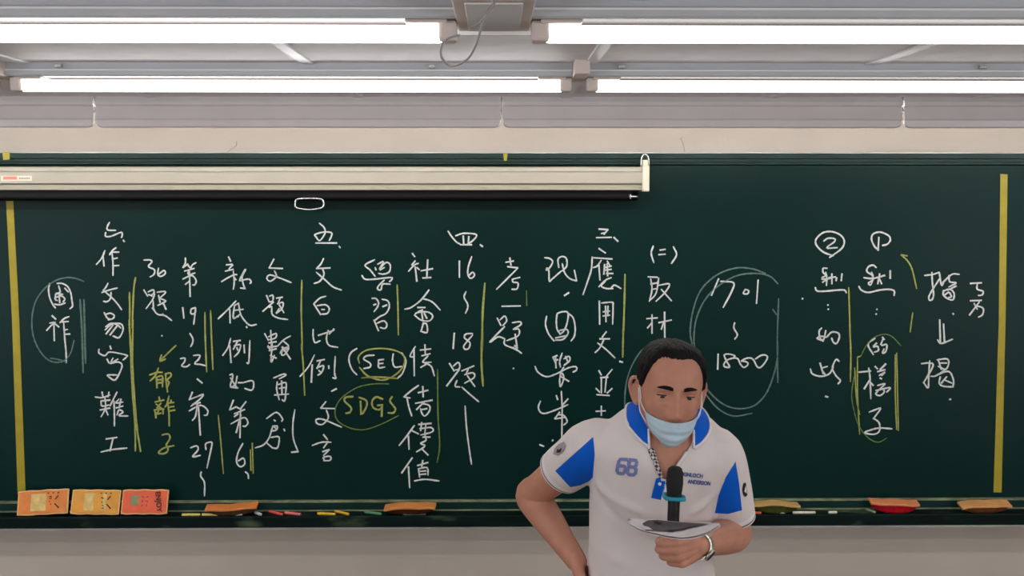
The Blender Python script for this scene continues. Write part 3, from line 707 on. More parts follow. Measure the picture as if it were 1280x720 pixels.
eraser_standing(88, 149, 644.5, R(0), (216, 152, 52), 'yellow-orange eraser standing on the tray between two other upright erasers', 1, roll=R(.8))
eraser_standing(151, 210, 644, R(-2), (222, 92, 58), 'red-orange eraser with lettering standing on the tray, right of two others', 2, roll=R(-.5))
def eraser_lying(px0, px1, py, top, felt, label, bow=.004, tip=R(18), rz=0, roll=0, fh=.026):
    lm, fm = ecol('eraser', top, felt)
    p = Zp((px0+px1)/2, py, LED); w = (px1-px0)/F*(p.y-CAM.y)
    t = tag(empty('chalk_eraser', (p.x, max(-.052, min(p.y, -.050)), LED-.004+max(0, .024*math.sin(tip)-.002)+w*.2*abs(math.sin(roll))+.0005)), label, 'eraser', EG); t.rotation_euler = (tip, roll, rz)
    d = .044
    bm = bmesh.new(); rings = []
    for i in range(17):
        u = i/16*2-1; k = (1-abs(u)**5)
        s = max(.35, k**.5); x = u*w*.46; lo = .003+(fh-.016)*abs(u)**2.2
        rings.append([Vector((x, -d*.46*s, lo)), Vector((x, -d*.5*s, lo+.006)), Vector((x, -d*.46*s, fh)), Vector((x, d*.46*s, fh)), Vector((x, d*.5*s, lo+.006)), Vector((x, d*.46*s, lo))])
    loft(bm, rings); obj('felt_pad', bm, fm, t, False)
    o = obj('leather_back', pad(w, d*1.08, .008, bow, seed=int(px0)), lm, t); o.data.transform(Matrix.Translation((0, 0, fh-.002)))
    return t
eraser_lying(263, 327, 637, (212, 128, 66), (70, 48, 32), 'orange-backed eraser lying on the tray below the number 27', .003, R(10), R(2), R(-3), .022)
eraser_lying(481, 546, 640, (206, 132, 70), (58, 32, 20), 'orange-brown eraser with bowed back lying alone in the middle of the tray', -.005, R(9), R(-3), R(-2), .026)
eraser_lying(938, 1000, 641, (196, 158, 96), (62, 66, 24), 'tan-backed eraser with olive felt lying on the tray beside the sleeve', -.006, R(3), R(2), R(2), .032)
eraser_lying(1088, 1150, 642, (212, 132, 86), (170, 16, 32), 'orange-backed eraser with bright red felt lying on the tray', .002, R(9), R(-2), R(2), .032)
eraser_lying(1198, 1263, 639.5, (204, 148, 92), (96, 56, 28), 'tan eraser lying on the tray below the right tape strip', -.004, R(14), R(2), R(-1), .026)
def chalk(p0, p1, c, label, r=.0052, broken=False):
    m = mat('chalk_stick', c, .95, vary=.12, scale=120, spec=.1)
    zc_ = LED-.0035+r
    a, b = Zp(*p0, zc_), Zp(*p1, zc_)
    lim = lambda v: Vector((v.x, min(max(v.y, LEDY+.02), -.024), zc_))
    a, b = lim(a), lim(b)
    bm = bmesh.new(); t = (b-a)
    if broken:
        tube(bm, [a, a+t*.35+Vector((0, .002, .001)), a+t*.7+Vector((0, -.001, 0)), b], [r*.7, r*1.05, r*.95, r*.6], seg=10, n=3)
    else:
        tube(bm, [a, a+t*.06, b-t*.06, b], [r*.86, r, r, r*.8], seg=14, curve=False, round_ends=False)
    o = tag(obj('chalk_stick', bm, m, None, True), label, 'chalk', 'pieces of chalk on the tray')
    return place(o, Vector(((a.x+b.x)/2, (a.y+b.y)/2, LED-.0035)))
chalk((226, 645), (250, 644), (214, 196, 110), 'long pale yellow chalk leftmost on the tray')
chalk((252, 644), (271, 645), (222, 200, 120), 'short pale yellow chalk touching the leftmost long one')
chalk((283, 642), (302, 643.5), (206, 206, 208), 'broken white chalk lump below the orange eraser', broken=True)
chalk((319, 640.5), (325, 645), (206, 206, 208), 'tiny white chalk stub right of the broken lump')
chalk((336, 639), (352, 645), (214, 84, 76), 'red chalk stick leftmost of the coloured sticks')
chalk((356, 641), (374, 646), (216, 118, 118), 'pink chalk stick beside the red one')
chalk((397, 642), (419, 644), (216, 180, 60), 'longer yellow chalk stick right of the pink one')
chalk((419, 639), (435, 645), (222, 178, 62), 'shorter slanting yellow chalk stick left of the green one')
chalk((456, 640), (476, 645), (88, 140, 108), 'green chalk stick left of the bowed eraser')
chalk((503, 645.5), (532, 645), (92, 120, 104), 'dusty grey-green chalk stick under the bowed eraser', r=.004)
chalk((934, 643), (953, 642.5), (228, 104, 78), 'orange-red chalk stick beside the sleeve')
chalk((969, 642), (984, 644), (178, 178, 166), 'grey-white chalk stub under the olive eraser', broken=True)
chalk((993, 643), (1020, 641.5), (226, 224, 206), 'long white chalk stick right of the olive eraser')
chalk((1037, 642), (1047, 641.5), (226, 226, 214), 'short white chalk stick standing apart at the right')
chalk((1083, 637), (1097, 643), (132, 156, 122), 'pale green chalk stick beside the red eraser')
#PERSON
# ------------------------------------------------------------------ person
def smooth01(a): a = max(0., min(1., a)); return a*a*(3-2*a)
HS = .96
HC = Vector((0, 0, .12))
HEADP = W(837, 487.5, 2.73)                             # middle of the head at eye height
HM = Matrix.Translation(HEADP) @ Matrix.Rotation(R(3.5), 4, 'Z') @ Matrix.Rotation(R(5), 4, 'Y') @ Matrix.Rotation(R(4), 4, 'X') @ Matrix.Scale(HS, 4) @ Matrix.Translation(-HC)
HZ = [-.012, .0, .012, .03, .05, .07, .09, .11, .13, .15, .17, .19, .205, .218, .228, .234, .236]
HW = [.022, .036, .047, .058, .065, .070, .073, .075, .0765, .077, .076, .0715, .065, .055, .040, .022, .004]
HF = [.050, .074, .083, .087, .088, .089, .090, .091, .092, .092, .089, .080, .069, .054, .036, .018, .002]
HB = [.000, .015, .030, .050, .066, .078, .088, .096, .101, .103, .102, .096, .087, .072, .052, .028, .004]
zz_ = np.linspace(-.012, .236, 100)
def sm(v):
    k = np.interp(zz_, HZ, v); p = np.pad(k, 4, mode='reflect', reflect_type='odd'); return np.convolve(p, np.ones(9)/9, mode='valid')
hw_, hf_, hb_ = sm(HW), sm(HF), sm(HB)
def head_pt(az, z):
    w, f, b = (float(np.interp(z, zz_, v)) for v in (hw_, hf_, hb_))
    s, c = math.sin(az), math.cos(az)
    sx = math.copysign(abs(s)**.88, s); cy = math.copysign(abs(c)**.92, c)
    x = w*sx; y = -f*cy if c > 0 else -b*cy
    if c > 0:
        g = lambda x0, z0, sx_, sz: math.exp(-((x-x0)/sx_)**2-((z-z0)/sz)**2)
        # nose
        if .058 < z < .142:
            h = float(np.interp(z, [.058, .068, .074, .083, .1, .12, .142], [0, .010, .025, .030, .0215, .0105, 0]))
            wd_ = float(np.interp(z, [.07, .083, .1, .13], [.015, .0125, .0095, .008]))
            y -= h*math.exp(-(abs(x)/wd_)**2.2)
        for s_ in (-1, 1):
            y -= .0105*g(s_*.0145, .0765, .0070, .0075)           # nostril wings
            y += .0105*g(s_*.031, .123, .018, .011)               # eye sockets
            y -= .0045*g(s_*.030, .142, .026, .008)               # brow ridge
            y -= .0050*g(s_*.046, .096, .020, .016)               # cheekbones
            y -= .003*g(s_*.031, .109, .014, .004)                # bag below the eye
            y += .006*g(s_*.0075, .0695, .0032, .0030)           # nostrils
            y += .0025*g(s_*.026, .070, .010, .016)               # fold beside the mouth
        y -= .007*g(0, .048, .024, .010); y += .003*g(0, .0475, .022, .0022)   # lips
        y -= .005*g(0, .016, .018, .012); y += .003*g(0, .032, .02, .006)
    return Vector((x, y, z))
NA = 128
def head_bm():
    bm = bmesh.new(); rings = [[head_pt(2*PI*k/NA, z) for k in range(NA)] for z in zz_]
    loft(bm, rings); bmesh.ops.recalc_face_normals(bm, faces=bm.faces[:]); return bm
hb = head_bm(); HBVH = BVHTree.FromBMesh(hb)
def head_surf(x, z):                                  # point on the front of the face, local
    h = HBVH.ray_cast(Vector((x, -.3, z)), Vector((0, 1, 0))); return h[0], h[1]
# ears
for s in (-1, 1):
    Er = Matrix.Rotation(R(s*-20), 3, 'Z') @ Matrix.Rotation(R(-8), 3, 'X')
    rim = [(0, .004, .028), (0, -.004, .034), (0, .006, .040), (0, .019, .036), (0, .024, .020), (0, .019, .0), (0, .009, -.018), (0, .0, -.024), (0, -.004, -.014)]
    c0 = Vector((s*.0735, .004, .105))
    tube(hb, [c0+Er @ Vector((s*(.006+.35*max(0, p[1])), p[1], p[2])) for p in rim], [.0035, .0045, .005, .005, .005, .005, .0055, .006, .004], seg=10, n=4)
    ball(hb, c0+Er @ Vector((s*.004, .008, .008)), .0145, (.32, 1.1, 1.9), Er)
for v in hb.verts: v.co = HM @ v.co
body = hb
# neck, torso, arms, hands - closed pieces grown into one skin
NECK0 = W(833, 540, 2.77); NECK1 = HM @ Vector((0, .012, .03))
tube(body, [NECK0+Vector((0, .02, -.06)), NECK0, (NECK0+NECK1)/2+Vector((0, .006, 0)), NECK1, HM @ Vector((0, .02, .07))], [.062, .060, .055, .054, .05], seg=28)
TR = [  # px, py, depth, half width, half depth
    (812, 880, 2.88, .170, .120), (812, 830, 2.87, .168, .120), (813, 780, 2.86, .163, .118), (814, 720, 2.85, .158, .115), (816, 665, 2.83, .157, .116), (819, 620, 2.81, .161, .120),
    (824, 585, 2.79, .168, .120), (828, 560, 2.77, .168, .110), (831, 541, 2.765, .153, .094), (833, 526, 2.765, .120, .080), (834, 514, 2.765, .088, .069), (834, 507, 2.765, .075, .062)]
def torso(bm, k=1.0, top=None):
    rings = []
    P = catmull([W(a, b, d) for a, b, d, w, h in TR], 5); Q = catmull([Vector((w, h, 0)) for a, b, d, w, h in TR], 5)
    for i, (p, q) in enumerate(zip(P, Q)):
        tilt = R(14)*smooth01((p.z-1.35)/.3); sh = R(-4)*smooth01((p.z-1.35)/.25)
        ring = []
        for j in range(48):
            a = 2*PI*j/48; c, s = math.cos(a), math.sin(a)
            x = q.x*k*math.copysign(abs(c)**.82, c); y = q.y*k*math.copysign(abs(s)**.9, s)
            ring.append(Vector((p.x+x*math.cos(sh), p.y+y, p.z+y*math.tan(tilt)+x*math.sin(sh)+0)))
        rings.append(ring)
    loft(bm, rings)
torso(body, .93)
SL, EL, WL = W(742, 557, 2.80), W(664, 619, 2.99), W(721, 702, 2.86)
SR, ER, WR = W(897, 566, 2.76), W(918, 667, 2.83), W(873, 681.5, 2.56)
tube(body, [SL+Vector((.05, 0, 0)), SL, SL.lerp(EL, .5), SL.lerp(EL, .85), EL, EL.lerp(WL, .22), EL.lerp(WL, .6), WL], [.052, .053, .047, .042, .042, .043, .035, .0265], seg=24, n=5)
tube(body, [SR+Vector((-.05, 0, 0)), SR, SR.lerp(ER, .5), SR.lerp(ER, .85), ER, ER.lerp(WR, .25), ER.lerp(WR, .6), WR], [.052, .053, .047, .043, .043, .044, .036, .027], seg=24, n=5)
def hand(bm, o, X_, Yi, fingers, thumb, wr=.027, spread=.0205, sc=1.0):
    """o wrist, X_ towards the fingers, Yi towards the thumb side; the back of the hand is X x Y signed by the caller"""
    X_ = X_.normalized(); Yi = (Yi-X_*Yi.dot(X_)).normalized(); Zb = fingers['back'] @ Vector((1, 0, 0)) if False else fingers['Z']
    P = lambda x, y, z: o+(X_*x+Yi*y+Zb*z)*sc
    # palm
    for i in range(4):
        y0, y1 = (.012-.008*i), (1.5-i)*spread*.94
        k = .088-.004*abs(i-1)-(.006 if i == 3 else 0)
        tube(bm, [P(-.01, y0, 0), P(.03, (y0+y1)/2*1.05, .003), P(k, y1, .001)], [.0165*sc, .0155*sc, .0115*sc], seg=12, n=4)
        ln = [.044, .049, .046, .036][i]; l2 = [.027, .030, .028, .021][i]; l3 = [.022, .024, .023, .019][i]
        a = [R(t) for t in fingers['curl'][i]]
        p = Vector((k, y1, 0)); pts = [p.copy()]; th = 0
        for L, b in zip((ln, l2, l3), a):
            th += b; p = p+Vector((L*math.cos(th), fingers.get('fan', 0)*(1.5-i)*L, -L*math.sin(th))); pts.append(p.copy())
        tube(bm, [P(*q) for q in pts], [.0108, .0096, .0086, .0070] if i < 3 else [.0094, .0084, .0075, .0062], seg=12, n=5)
    tube(bm, [P(*q) for q in thumb], [.0165, .0150, .0115, .0105, .0078], seg=12, n=5)
# hand holding the microphone (back of the hand towards the class)
XR = Vector((-.72, -.68, -.06)); YR = Vector((-.05, .1, 1)); ZR = XR.cross(YR).normalized()
if ZR.y > 0: ZR = -ZR
hand(body, WR, XR, YR, dict(Z=ZR, curl=[(66, 66, 40), (74, 72, 45), (80, 72, 45), (84, 72, 45)]), [(.012, .014, -.006), (.035, .034, -.012), (.060, .044, -.018), (.082, .043, -.026), (.102, .036, -.036)], sc=.86)
GRIP = WR+(XR.normalized()*.071-ZR*.0315+(YR-XR.normalized()*YR.dot(XR.normalized())).normalized()*.0)*.86
# hand on the hip
XL = Vector((.30, -.42, -.86)); YL = Vector((.15, .9, -.35)); ZL = Vector((-1, -.15, -.25)); XLn = XL.normalized(); ZL = (ZL-XLn*ZL.dot(XLn)).normalized()
hand(body, WL, XL, YL, dict(Z=ZL, curl=[(30, 34, 20), (32, 36, 20), (34, 36, 20), (36, 36, 20)], fan=.1), [(.010, .014, -.004), (.030, .034, -.008), (.052, .046, -.012), (.072, .050, -.016), (.090, .050, -.02)])
body = union(body, .0024, 4)
person = obj('person', body, M['skin'], None, True)
tag(person, 'person in white and blue polo shirt and lowered face mask, hand on hip, reading papers', 'person')
FEET = Vector((W(812, 700, 2.88).x, CAM.y+2.88, PLAT))
def on_person(name, bm, m, parent=person, label=None, smooth=True, fix=True):
    o = obj(name, bm, m, parent, smooth, fix)
    if label: o['label'] = label
    return o
# ---- face
for s in (-1, 1):
    p, n = head_surf(s*.0315, .1225); c = p+Vector((0, .0085, -.0005))
    bm = bmesh.new(); ball(bm, HM @ c, .0118*HS, seg=24)
    e = on_person('eye', bm, M['eyew'])
    bm = bmesh.new(); ball(bm, HM @ (c+Vector((0, -.0034, -.0020))), .0092*HS, (1, 1, 1), seg=18); on_person('iris', bm, M['eyed'], e)
    # lids: caps of a slightly larger ball, the upper one nearly closed over a downward look
    for nm, lo, hi in (('upper_eyelid', 10, 88), ('lower_eyelid', -88, -24)):
        bm = bmesh.new(); rings = []
        for k in range(9):
            el = R(lo+(hi-lo)*k/8); rr = .0131
            row = []
            for j in range(19):
                az = R(-84+168*j/18); bend = R((5 if nm[0] == 'u' else -3)*(abs(az)/R(84))**2*(-1))*(1-k/8)
                e2 = el+bend
                row.append(HM @ (c+Vector((rr*1.12*math.sin(az)*math.cos(e2), -rr*math.cos(az)*math.cos(e2), rr*math.sin(e2)))))
            rings.append(row)
        loft(bm, rings, closed=False); on_person(nm, bm, M['skin'])
        if nm[0] == 'u':
            bm = bmesh.new(); tube(bm, [q+(HM.to_3x3() @ Vector((0, -.0006, -.0002))) for q in rings[0][1:-1]], .0015, seg=6, curve=False); on_person('eyelashes', bm, M['eyed'])
    bm = bmesh.new(); rows = []
    for k in range(17):
        u = k/16; x = s*(.0130+.036*u); zc_ = .1425+.0040*math.sin(PI*min(1, u*1.1)*.7)-.003*u*u
        hh = .0056*(1-.75*u**2.5)*(.7+.3*min(1, u*6)); row = []
        for f in (-1, -.4, .4, 1):
            q, nn = head_surf(x, zc_+f*hh); row.append(HM @ (q+Vector((0, -(.0022 if abs(f) < .9 else -.0004), 0))))
        rows.append(row)
    loft(bm, rows, closed=False); on_person('eyebrow', bm, M['hair'])
# ---- hair: a shell over the scalp, sinking under the skin at the hairline
HLA = [0, 12, 24, 36, 46, 53, 59, 65, 71, 78, 84, 96, 108, 130, 180]
HLZ = [.209, .2095, .211, .210, .203, .190, .174, .156, .138, .124, .134, .128, .085, .045, .035]
def hairline(az):
    a = abs((math.degrees(az)+180) % 360-180); return float(np.interp(a, HLA, HLZ))
bm = bmesh.new(); rings = []
for z in np.linspace(.02, .236, 74):
    ring = []
    for k in range(160):
        az = 2*PI*k/160; p = head_pt(az, z); q = head_pt(az, min(.236, z))
        a = abs((math.degrees(az)+180) % 360-180)
        ln = hairline(az)+.003*noise.noise(Vector((a*.25, 3, k*.02)))
        t = smooth01((z-ln+.004)/.016)
        thick = .0085+.0035*smooth01((z-.15)/.05)+.002*smooth01((a-100)/40)
        thick += .0022*noise.noise(Vector((p.x*90, p.y*90, p.z*40)))
        n = Vector((p.x, p.y*.8, (z-.13)*1.25 if z > .13 else 0)); n.normalize()
        ring.append(HM @ (p+n*(-.005+(thick+.005)*t)))
    rings.append(ring)
loft(bm, rings); on_person('hair', bm, M['hair'], label='short black hair with a receding hairline')
# ---- mask pulled down below the nose
def mask_z(u, v):
    top = .0645-.002*(1-u*u)+.011*abs(u)**1.6; bot = -.011+.040*abs(u)**2.2
    return top+(bot-top)*v
bm = bmesh.new(); rows = []; NU, NV = 40, 26
for j in range(NV+1):
    v = j/NV; row = []
    for i in range(NU+1):
        u = i/NU*2-1; az = R(60)*u*(1-.10*v); z = mask_z(u, v)
        zq = max(z, .010); q = head_pt(az, zq)
        # the cloth bridges the hollows of the face
        r0 = math.hypot(q.x, q.y); rr = max(r0, .5*(r0+math.hypot(*head_pt(az*.8, zq).xy)))
        d = Vector((math.sin(az)*.95, -math.cos(az), 0)).normalized()
        base = Vector((q.x, q.y, 0))
        off = .0055+.011*math.sin(PI*min(1, max(0, v*.92+.06)))*(1-abs(u)**2.5)+.0011*math.sin(v*4*2*PI)*(1-u*u)
        p = base+d*off; p.z = z
        p.y += .030*smooth01((v-.72)/.28)**1.5*(1-.3*abs(u)); p.x *= 1-.10*smooth01((v-.7)/.3)
        row.append(HM @ p)
    rows.append(row)
loft(bm, rows, closed=False)
bmesh.ops.recalc_face_normals(bm, faces=bm.faces[:])
bmesh.ops.solidify(bm, geom=bm.faces[:], thickness=.0012)
fm = on_person('face_mask', bm, M['mask'], label='pale blue surgical mask pulled down under the nose')
for s in (-1, 1):
    for v0, j in ((0, 1), (.92, NV-2)):
        a = rows[j][NU if s > 0 else 0]
        ear = HM @ Vector((s*.0785, -.004, .138 if v0 == 0 else .120))
        mid = HM @ Vector((s*.0765, -.028, .106 if v0 == 0 else .078))
        bm = bmesh.new(); tube(bm, [a, a.lerp(mid, .6)+(HM.to_3x3() @ Vector((s*.004, 0, 0))), mid, ear], .0014, seg=8); on_person('ear_loop', bm, M['loop'], fm)
# ---- polo shirt
sh = bmesh.new(); torso(sh, 1.0)
HEML, HEMR = SL.lerp(EL, .50), SR.lerp(ER, .80)
NL, NR = (EL-SL).normalized(), (ER-SR).normalized()
tube(sh, [SL+Vector((.09, .0, -.02)), SL+Vector((.012, 0, .0)), SL.lerp(EL, .28), HEML, HEML+NL*.07], [.060, .070, .067, .063, .062], seg=32, n=6)
tube(sh, [SR+Vector((-.09, .0, -.01)), SR+Vector((-.012, 0, .0)), SR.lerp(ER, .4), HEMR, HEMR+NR*.07], [.060, .066, .063, .058, .058], seg=32, n=6)
sh = union(sh, .0050, 8)
# soft folds
for v in sh.verts:
    pass
sh.normal_update()
def fold(p):
    k = 0
    q = Vector((p.x*9, p.y*9, p.z*3.2)); k += .0035*noise.noise(q)
    q = Vector((p.x*26+p.z*9, p.y*16, p.z*10)); k += .0016*noise.noise(q)
    for (a, b, amp, wd_) in FOLDS:
        ab = b-a; t = max(0, min(1, (p-a).dot(ab)/ab.length_squared)); d = (p-(a+ab*t)).length
        k += amp*math.exp(-(d/wd_)**2)*math.sin(PI*min(1, max(.0, .15+.7*t)))
    return k
FOLDS = [(W(741, 603, 2.74), W(800, 640, 2.69), .005, .012), (W(738, 615, 2.74), W(790, 668, 2.70), -.004, .013), (W(893, 590, 2.72), W(862, 612, 2.69), .005, .012), (W(893, 612, 2.72), W(868, 640, 2.70), .005, .012), (W(893, 602, 2.72), W(866, 628, 2.70), -.004, .010),
         (W(745, 560, 2.74), W(800, 585, 2.67), .003, .02), (W(705, 575, 2.84), W(738, 598, 2.78), -.003, .010), (W(736, 690, 2.75), W(790, 712, 2.72), .004, .018)]
mv = [(v, v.normal*fold(v.co)) for v in sh.verts]
for v, d in mv: v.co += d*1.5
def cut(bm, co, no, test):
    geo = [f for f in bm.faces if test(f.calc_center_median())]
    g = set(geo); 
    for f in geo: g.update(f.edges); g.update(f.verts)
    bmesh.ops.bisect_plane(bm, geom=list(g), plane_co=co, plane_no=no)
lat = lambda p, o, n: ((p-o)-n*(p-o).dot(n)).length
mats_sh = [M['shirt'], M['trim'], M['stripe']]
for HEM, N in ((HEML, NL), (HEMR, NR)):
    near = lambda c: lat(c, HEM, N) < .085 and abs((c-HEM).dot(N)) < .17
    for off in (0, -.004, -.0075, -.0105, -.021):
        cut(sh, HEM+N*off, N, near)
    kill = [f for f in sh.faces if near(f.calc_center_median()) and (f.calc_center_median()-HEM).dot(N) > 0]
    bmesh.ops.delete(sh, geom=kill, context='FACES')
    for f in sh.faces:
        c = f.calc_center_median()
        if near(c):
            t = (c-HEM).dot(N)
            if t > -.004 or -.021 < t < -.0105: f.material_index = 1
            elif -.0075 < t < -.004: f.material_index = 2
# neck opening: cut off above the collar line and open the V in front
NKN = Vector((0, -.42, .9)).normalized(); NKO = W(833, 531, 2.765)
ncut = lambda c: lat(c, NKO, NKN) < .082 and abs((c-NKO).dot(NKN)) < .09
cut(sh, NKO, NKN, ncut)
bmesh.ops.delete(sh, geom=[f for f in sh.faces if ncut(f.calc_center_median()) and (f.calc_center_median()-NKO).dot(NKN) > 0], context='FACES')
def inpoly(x, y, poly):
    r = False; n = len(poly); j = n-1
    for i in range(n):
        a, b = poly[i], poly[j]
        if (a[1] > y) != (b[1] > y) and x < (b[0]-a[0])*(y-a[1])/(b[1]-a[1])+a[0]: r = not r
        j = i
    return r
def facing(f, c): return f.normal.dot(CAM-c) > 0
def pixel_region(bm, poly, extra=lambda c: True):
    """cut the front of a garment along an outline seen from the class, return the faces inside"""
    bmesh.ops.recalc_face_normals(bm, faces=bm.faces[:]); bm.normal_update()
    xs = [p[0] for p in poly]; ys = [p[1] for p in poly]
    def test(c):
        x, y = proj(c); return min(xs)-8 < x < max(xs)+8 and min(ys)-8 < y < max(ys)+8 and c.y < CAM.y+2.98
    for i in range(len(poly)):
        a, b = poly[i], poly[(i+1) % len(poly)]
        cut(bm, CAM, ray(*a).cross(ray(*b)).normalized(), test)
    bm.normal_update()
    return [f for f in bm.faces if facing(f, f.calc_center_median()) and inpoly(*proj(f.calc_center_median()), poly) and extra(f.calc_center_median())]
def detach(bm, faces):
    nb = bmesh.new(); mp = {}
    for f in faces:
        vs2 = []
        for v in f.verts:
            if v not in mp: mp[v] = nb.verts.new(v.co)
            vs2.append(mp[v])
        nb.faces.new(vs2)
    bmesh.ops.delete(bm, geom=faces, context='FACES')
    return nb
VN = [(803, 540), (868, 540), (864, 556), (857, 567), (846, 584), (833, 600), (827, 598), (818, 578)]
bmesh.ops.delete(sh, geom=pixel_region(sh, VN), context='FACES')
fl = pixel_region(sh, [(741.5, 546), (743.5, 568), (741, 597), (736, 602), (725, 607), (713, 609), (708.6, 604.7), (694, 588.7)]); pl = detach(sh, fl)
fr = pixel_region(sh, [(919.5, 577), (924, 605), (927.5, 638), (910, 642.5), (893.5, 641.5), (898, 620), (907, 597)]); pr = detach(sh, fr)
ST = BVHTree.FromBMesh(sh)
sh2 = bmesh.new(); sh2.from_mesh((lambda me: (sh.to_mesh(me), me)[1])(bpy.data.meshes.new('tmp')))
bmesh.ops.solidify(sh, geom=sh.faces[:], thickness=.0018)
shirt = on_person('polo_shirt', sh, mats_sh, label='white polo shirt with blue collar and blue sleeve panels')
for p_, nm in ((pl, 'raised'), (pr, 'lowered')):
    bmesh.ops.recalc_face_normals(p_, faces=p_.faces[:])
    o = on_person('sleeve_panel', p_, M['blue'], shirt, 'bright blue panel on the sleeve of the %s arm' % ('bent' if nm == 'raised' else 'other'))
def on_shirt(px, py, off=.0012):
    r = ray(px, py).normalized(); h = ST.ray_cast(CAM, r)
    if h[0] is None:
        q, nn, _, dd = ST.find_nearest(W(px, py, 2.8)); return q+(q-W(px, py, 2.9)).normalized()*0+(nn if nn.dot(r) < .2 else -nn)*off
    n = h[1] if h[1].dot(r) < 0 else -h[1]
    return h[0]+n*off
def decal(name, poly, m, parent=shirt, label=None, off=.0016, step=3.0, th=.0008):
    bm = bmesh.new(); f = bm.faces.new([bm.verts.new((a, b, 0)) for a, b in poly])
    xs = [p[0] for p in poly]; ys = [p[1] for p in poly]
    for k, (lo, hi) in enumerate(((min(xs), max(xs)), (min(ys), max(ys)))):
        t = lo+step
        while t < hi-.2:
            co = Vector((t, 0, 0)) if k == 0 else Vector((0, t, 0)); no = Vector((1, 0, 0)) if k == 0 else Vector((0, 1, 0))
            bmesh.ops.bisect_plane(bm, geom=bm.verts[:]+bm.edges[:]+bm.faces[:], plane_co=co, plane_no=no); t += step
    for v in bm.verts: v.co = on_shirt(v.co.x, v.co.y, off)
    bmesh.ops.recalc_face_normals(bm, faces=bm.faces[:])
    bmesh.ops.solidify(bm, geom=bm.faces[:], thickness=th)
    return on_person(name, bm, m, parent, label, smooth=False)
def band(pts, w):                                      # outline of a thick stroke in photo coordinates
    P = [Vector(p) for p in pts]; L_, R_ = [], []
    for i, p in enumerate(P):
        t = (P[min(i+1, len(P)-1)]-P[max(i-1, 0)]).normalized(); n = Vector((-t.y, t.x)); L_.append(tuple(p+n*w/2)); R_.append(tuple(p-n*w/2))
    return L_+R_[::-1]
def stroke_decal(name, strokes, w, m, label=None, off=.0016):
    bm = bmesh.new()
    for pts in strokes:
        P = [Vector((a, b, 0)) for a, b in pts]; Q = []
        for a, b in zip(P, P[1:]):
            k = max(1, int((b-a).length/2)); Q += [a.lerp(b, i/k) for i in range(k)]
        Q.append(P[-1]); vs2 = []
        for i, p in enumerate(Q):
            t = (Q[min(i+1, len(Q)-1)]-Q[max(i-1, 0)]).normalized(); n = Vector((-t.y, t.x, 0))*w/2
            if i == 0: p = p-t*w/2*.9
            if i == len(Q)-1: p = p+t*w/2*.9
            vs2.append((bm.verts.new(on_shirt((p+n).x, (p+n).y, off)), bm.verts.new(on_shirt((p-n).x, (p-n).y, off))))
        for a, b in zip(vs2, vs2[1:]): bm.faces.new((a[0], a[1], b[1], b[0]))
    bmesh.ops.recalc_face_normals(bm, faces=bm.faces[:]); bmesh.ops.solidify(bm, geom=bm.faces[:], thickness=.0006)
    return on_person(name, bm, m, shirt, label, smooth=False)
stroke_decal('number_print', [[(783, 574.5), (776, 574), (773.5, 577), (771.5, 588), (773, 591), (778.5, 592), (781, 589.5), (782, 584.5), (780, 582.5), (774, 582)],
    [(788, 575), (794.5, 575.5), (796, 578), (795, 582), (792.5, 584), (787, 583.5), (785, 586), (784.5, 590.5), (786.5, 593), (792, 593.5), (794.5, 591), (795, 586.5), (793, 584)], [(788, 575), (786.5, 577.5), (786, 581.5), (787.5, 583.5)]], 4.3, M['print'], 'blue-grey number 68 on the chest')
def text_decal(name, body_, x, y, w, h, ang, m):
    cu = bpy.data.curves.new('t', 'FONT'); cu.body = body_; cu.size = 1; cu.offset = .035; cu.space_character = 1.0
    to = bpy.data.objects.new('t', cu); C.objects.link(to)
    dg = bpy.context.evaluated_depsgraph_get(); dg.update(); me = bpy.data.meshes.new_from_object(to.evaluated_get(dg)); bpy.data.objects.remove(to)
    bm = bmesh.new(); bm.from_mesh(me)
    xs = [v.co.x for v in bm.verts]; ys = [v.co.y for v in bm.verts]; sx = w/(max(xs)-min(xs)); sy = h/(max(ys)-min(ys))
    for v in bm.verts:
        a, b = (v.co.x-min(xs))*sx, -(v.co.y-min(ys))*sy
        v.co = on_shirt(x+a*math.cos(ang)-b*math.sin(ang), y+a*math.sin(ang)+b*math.cos(ang), .0016)
    bmesh.ops.recalc_face_normals(bm, faces=bm.faces[:])
    return on_person(name, bm, m, shirt, 'two-line navy lettering on the chest', smooth=False)
text_decal('lettering', 'KINLOCH', 853, 595, 25, 5.2, R(6), M['print2'])
text_decal('lettering', 'ANDERSON', 859, 604, 28.5, 5.4, R(6), M['print2'])
# placket and its inner plaid facing
decal('placket', [(820, 598), (832, 595), (834, 600), (826, 624.5), (814, 622)], M['blue'], label='bright blue placket below the open neck')
decal('placket_trim', [(834, 593), (838, 594), (829.5, 625.5), (826, 624.5)], M['trim'])
bm = bmesh.new(); ball(bm, on_shirt(824.6, 604.5, .002), .0042, (1, .5, 1)); on_person('button', bm, M['trim'], shirt)
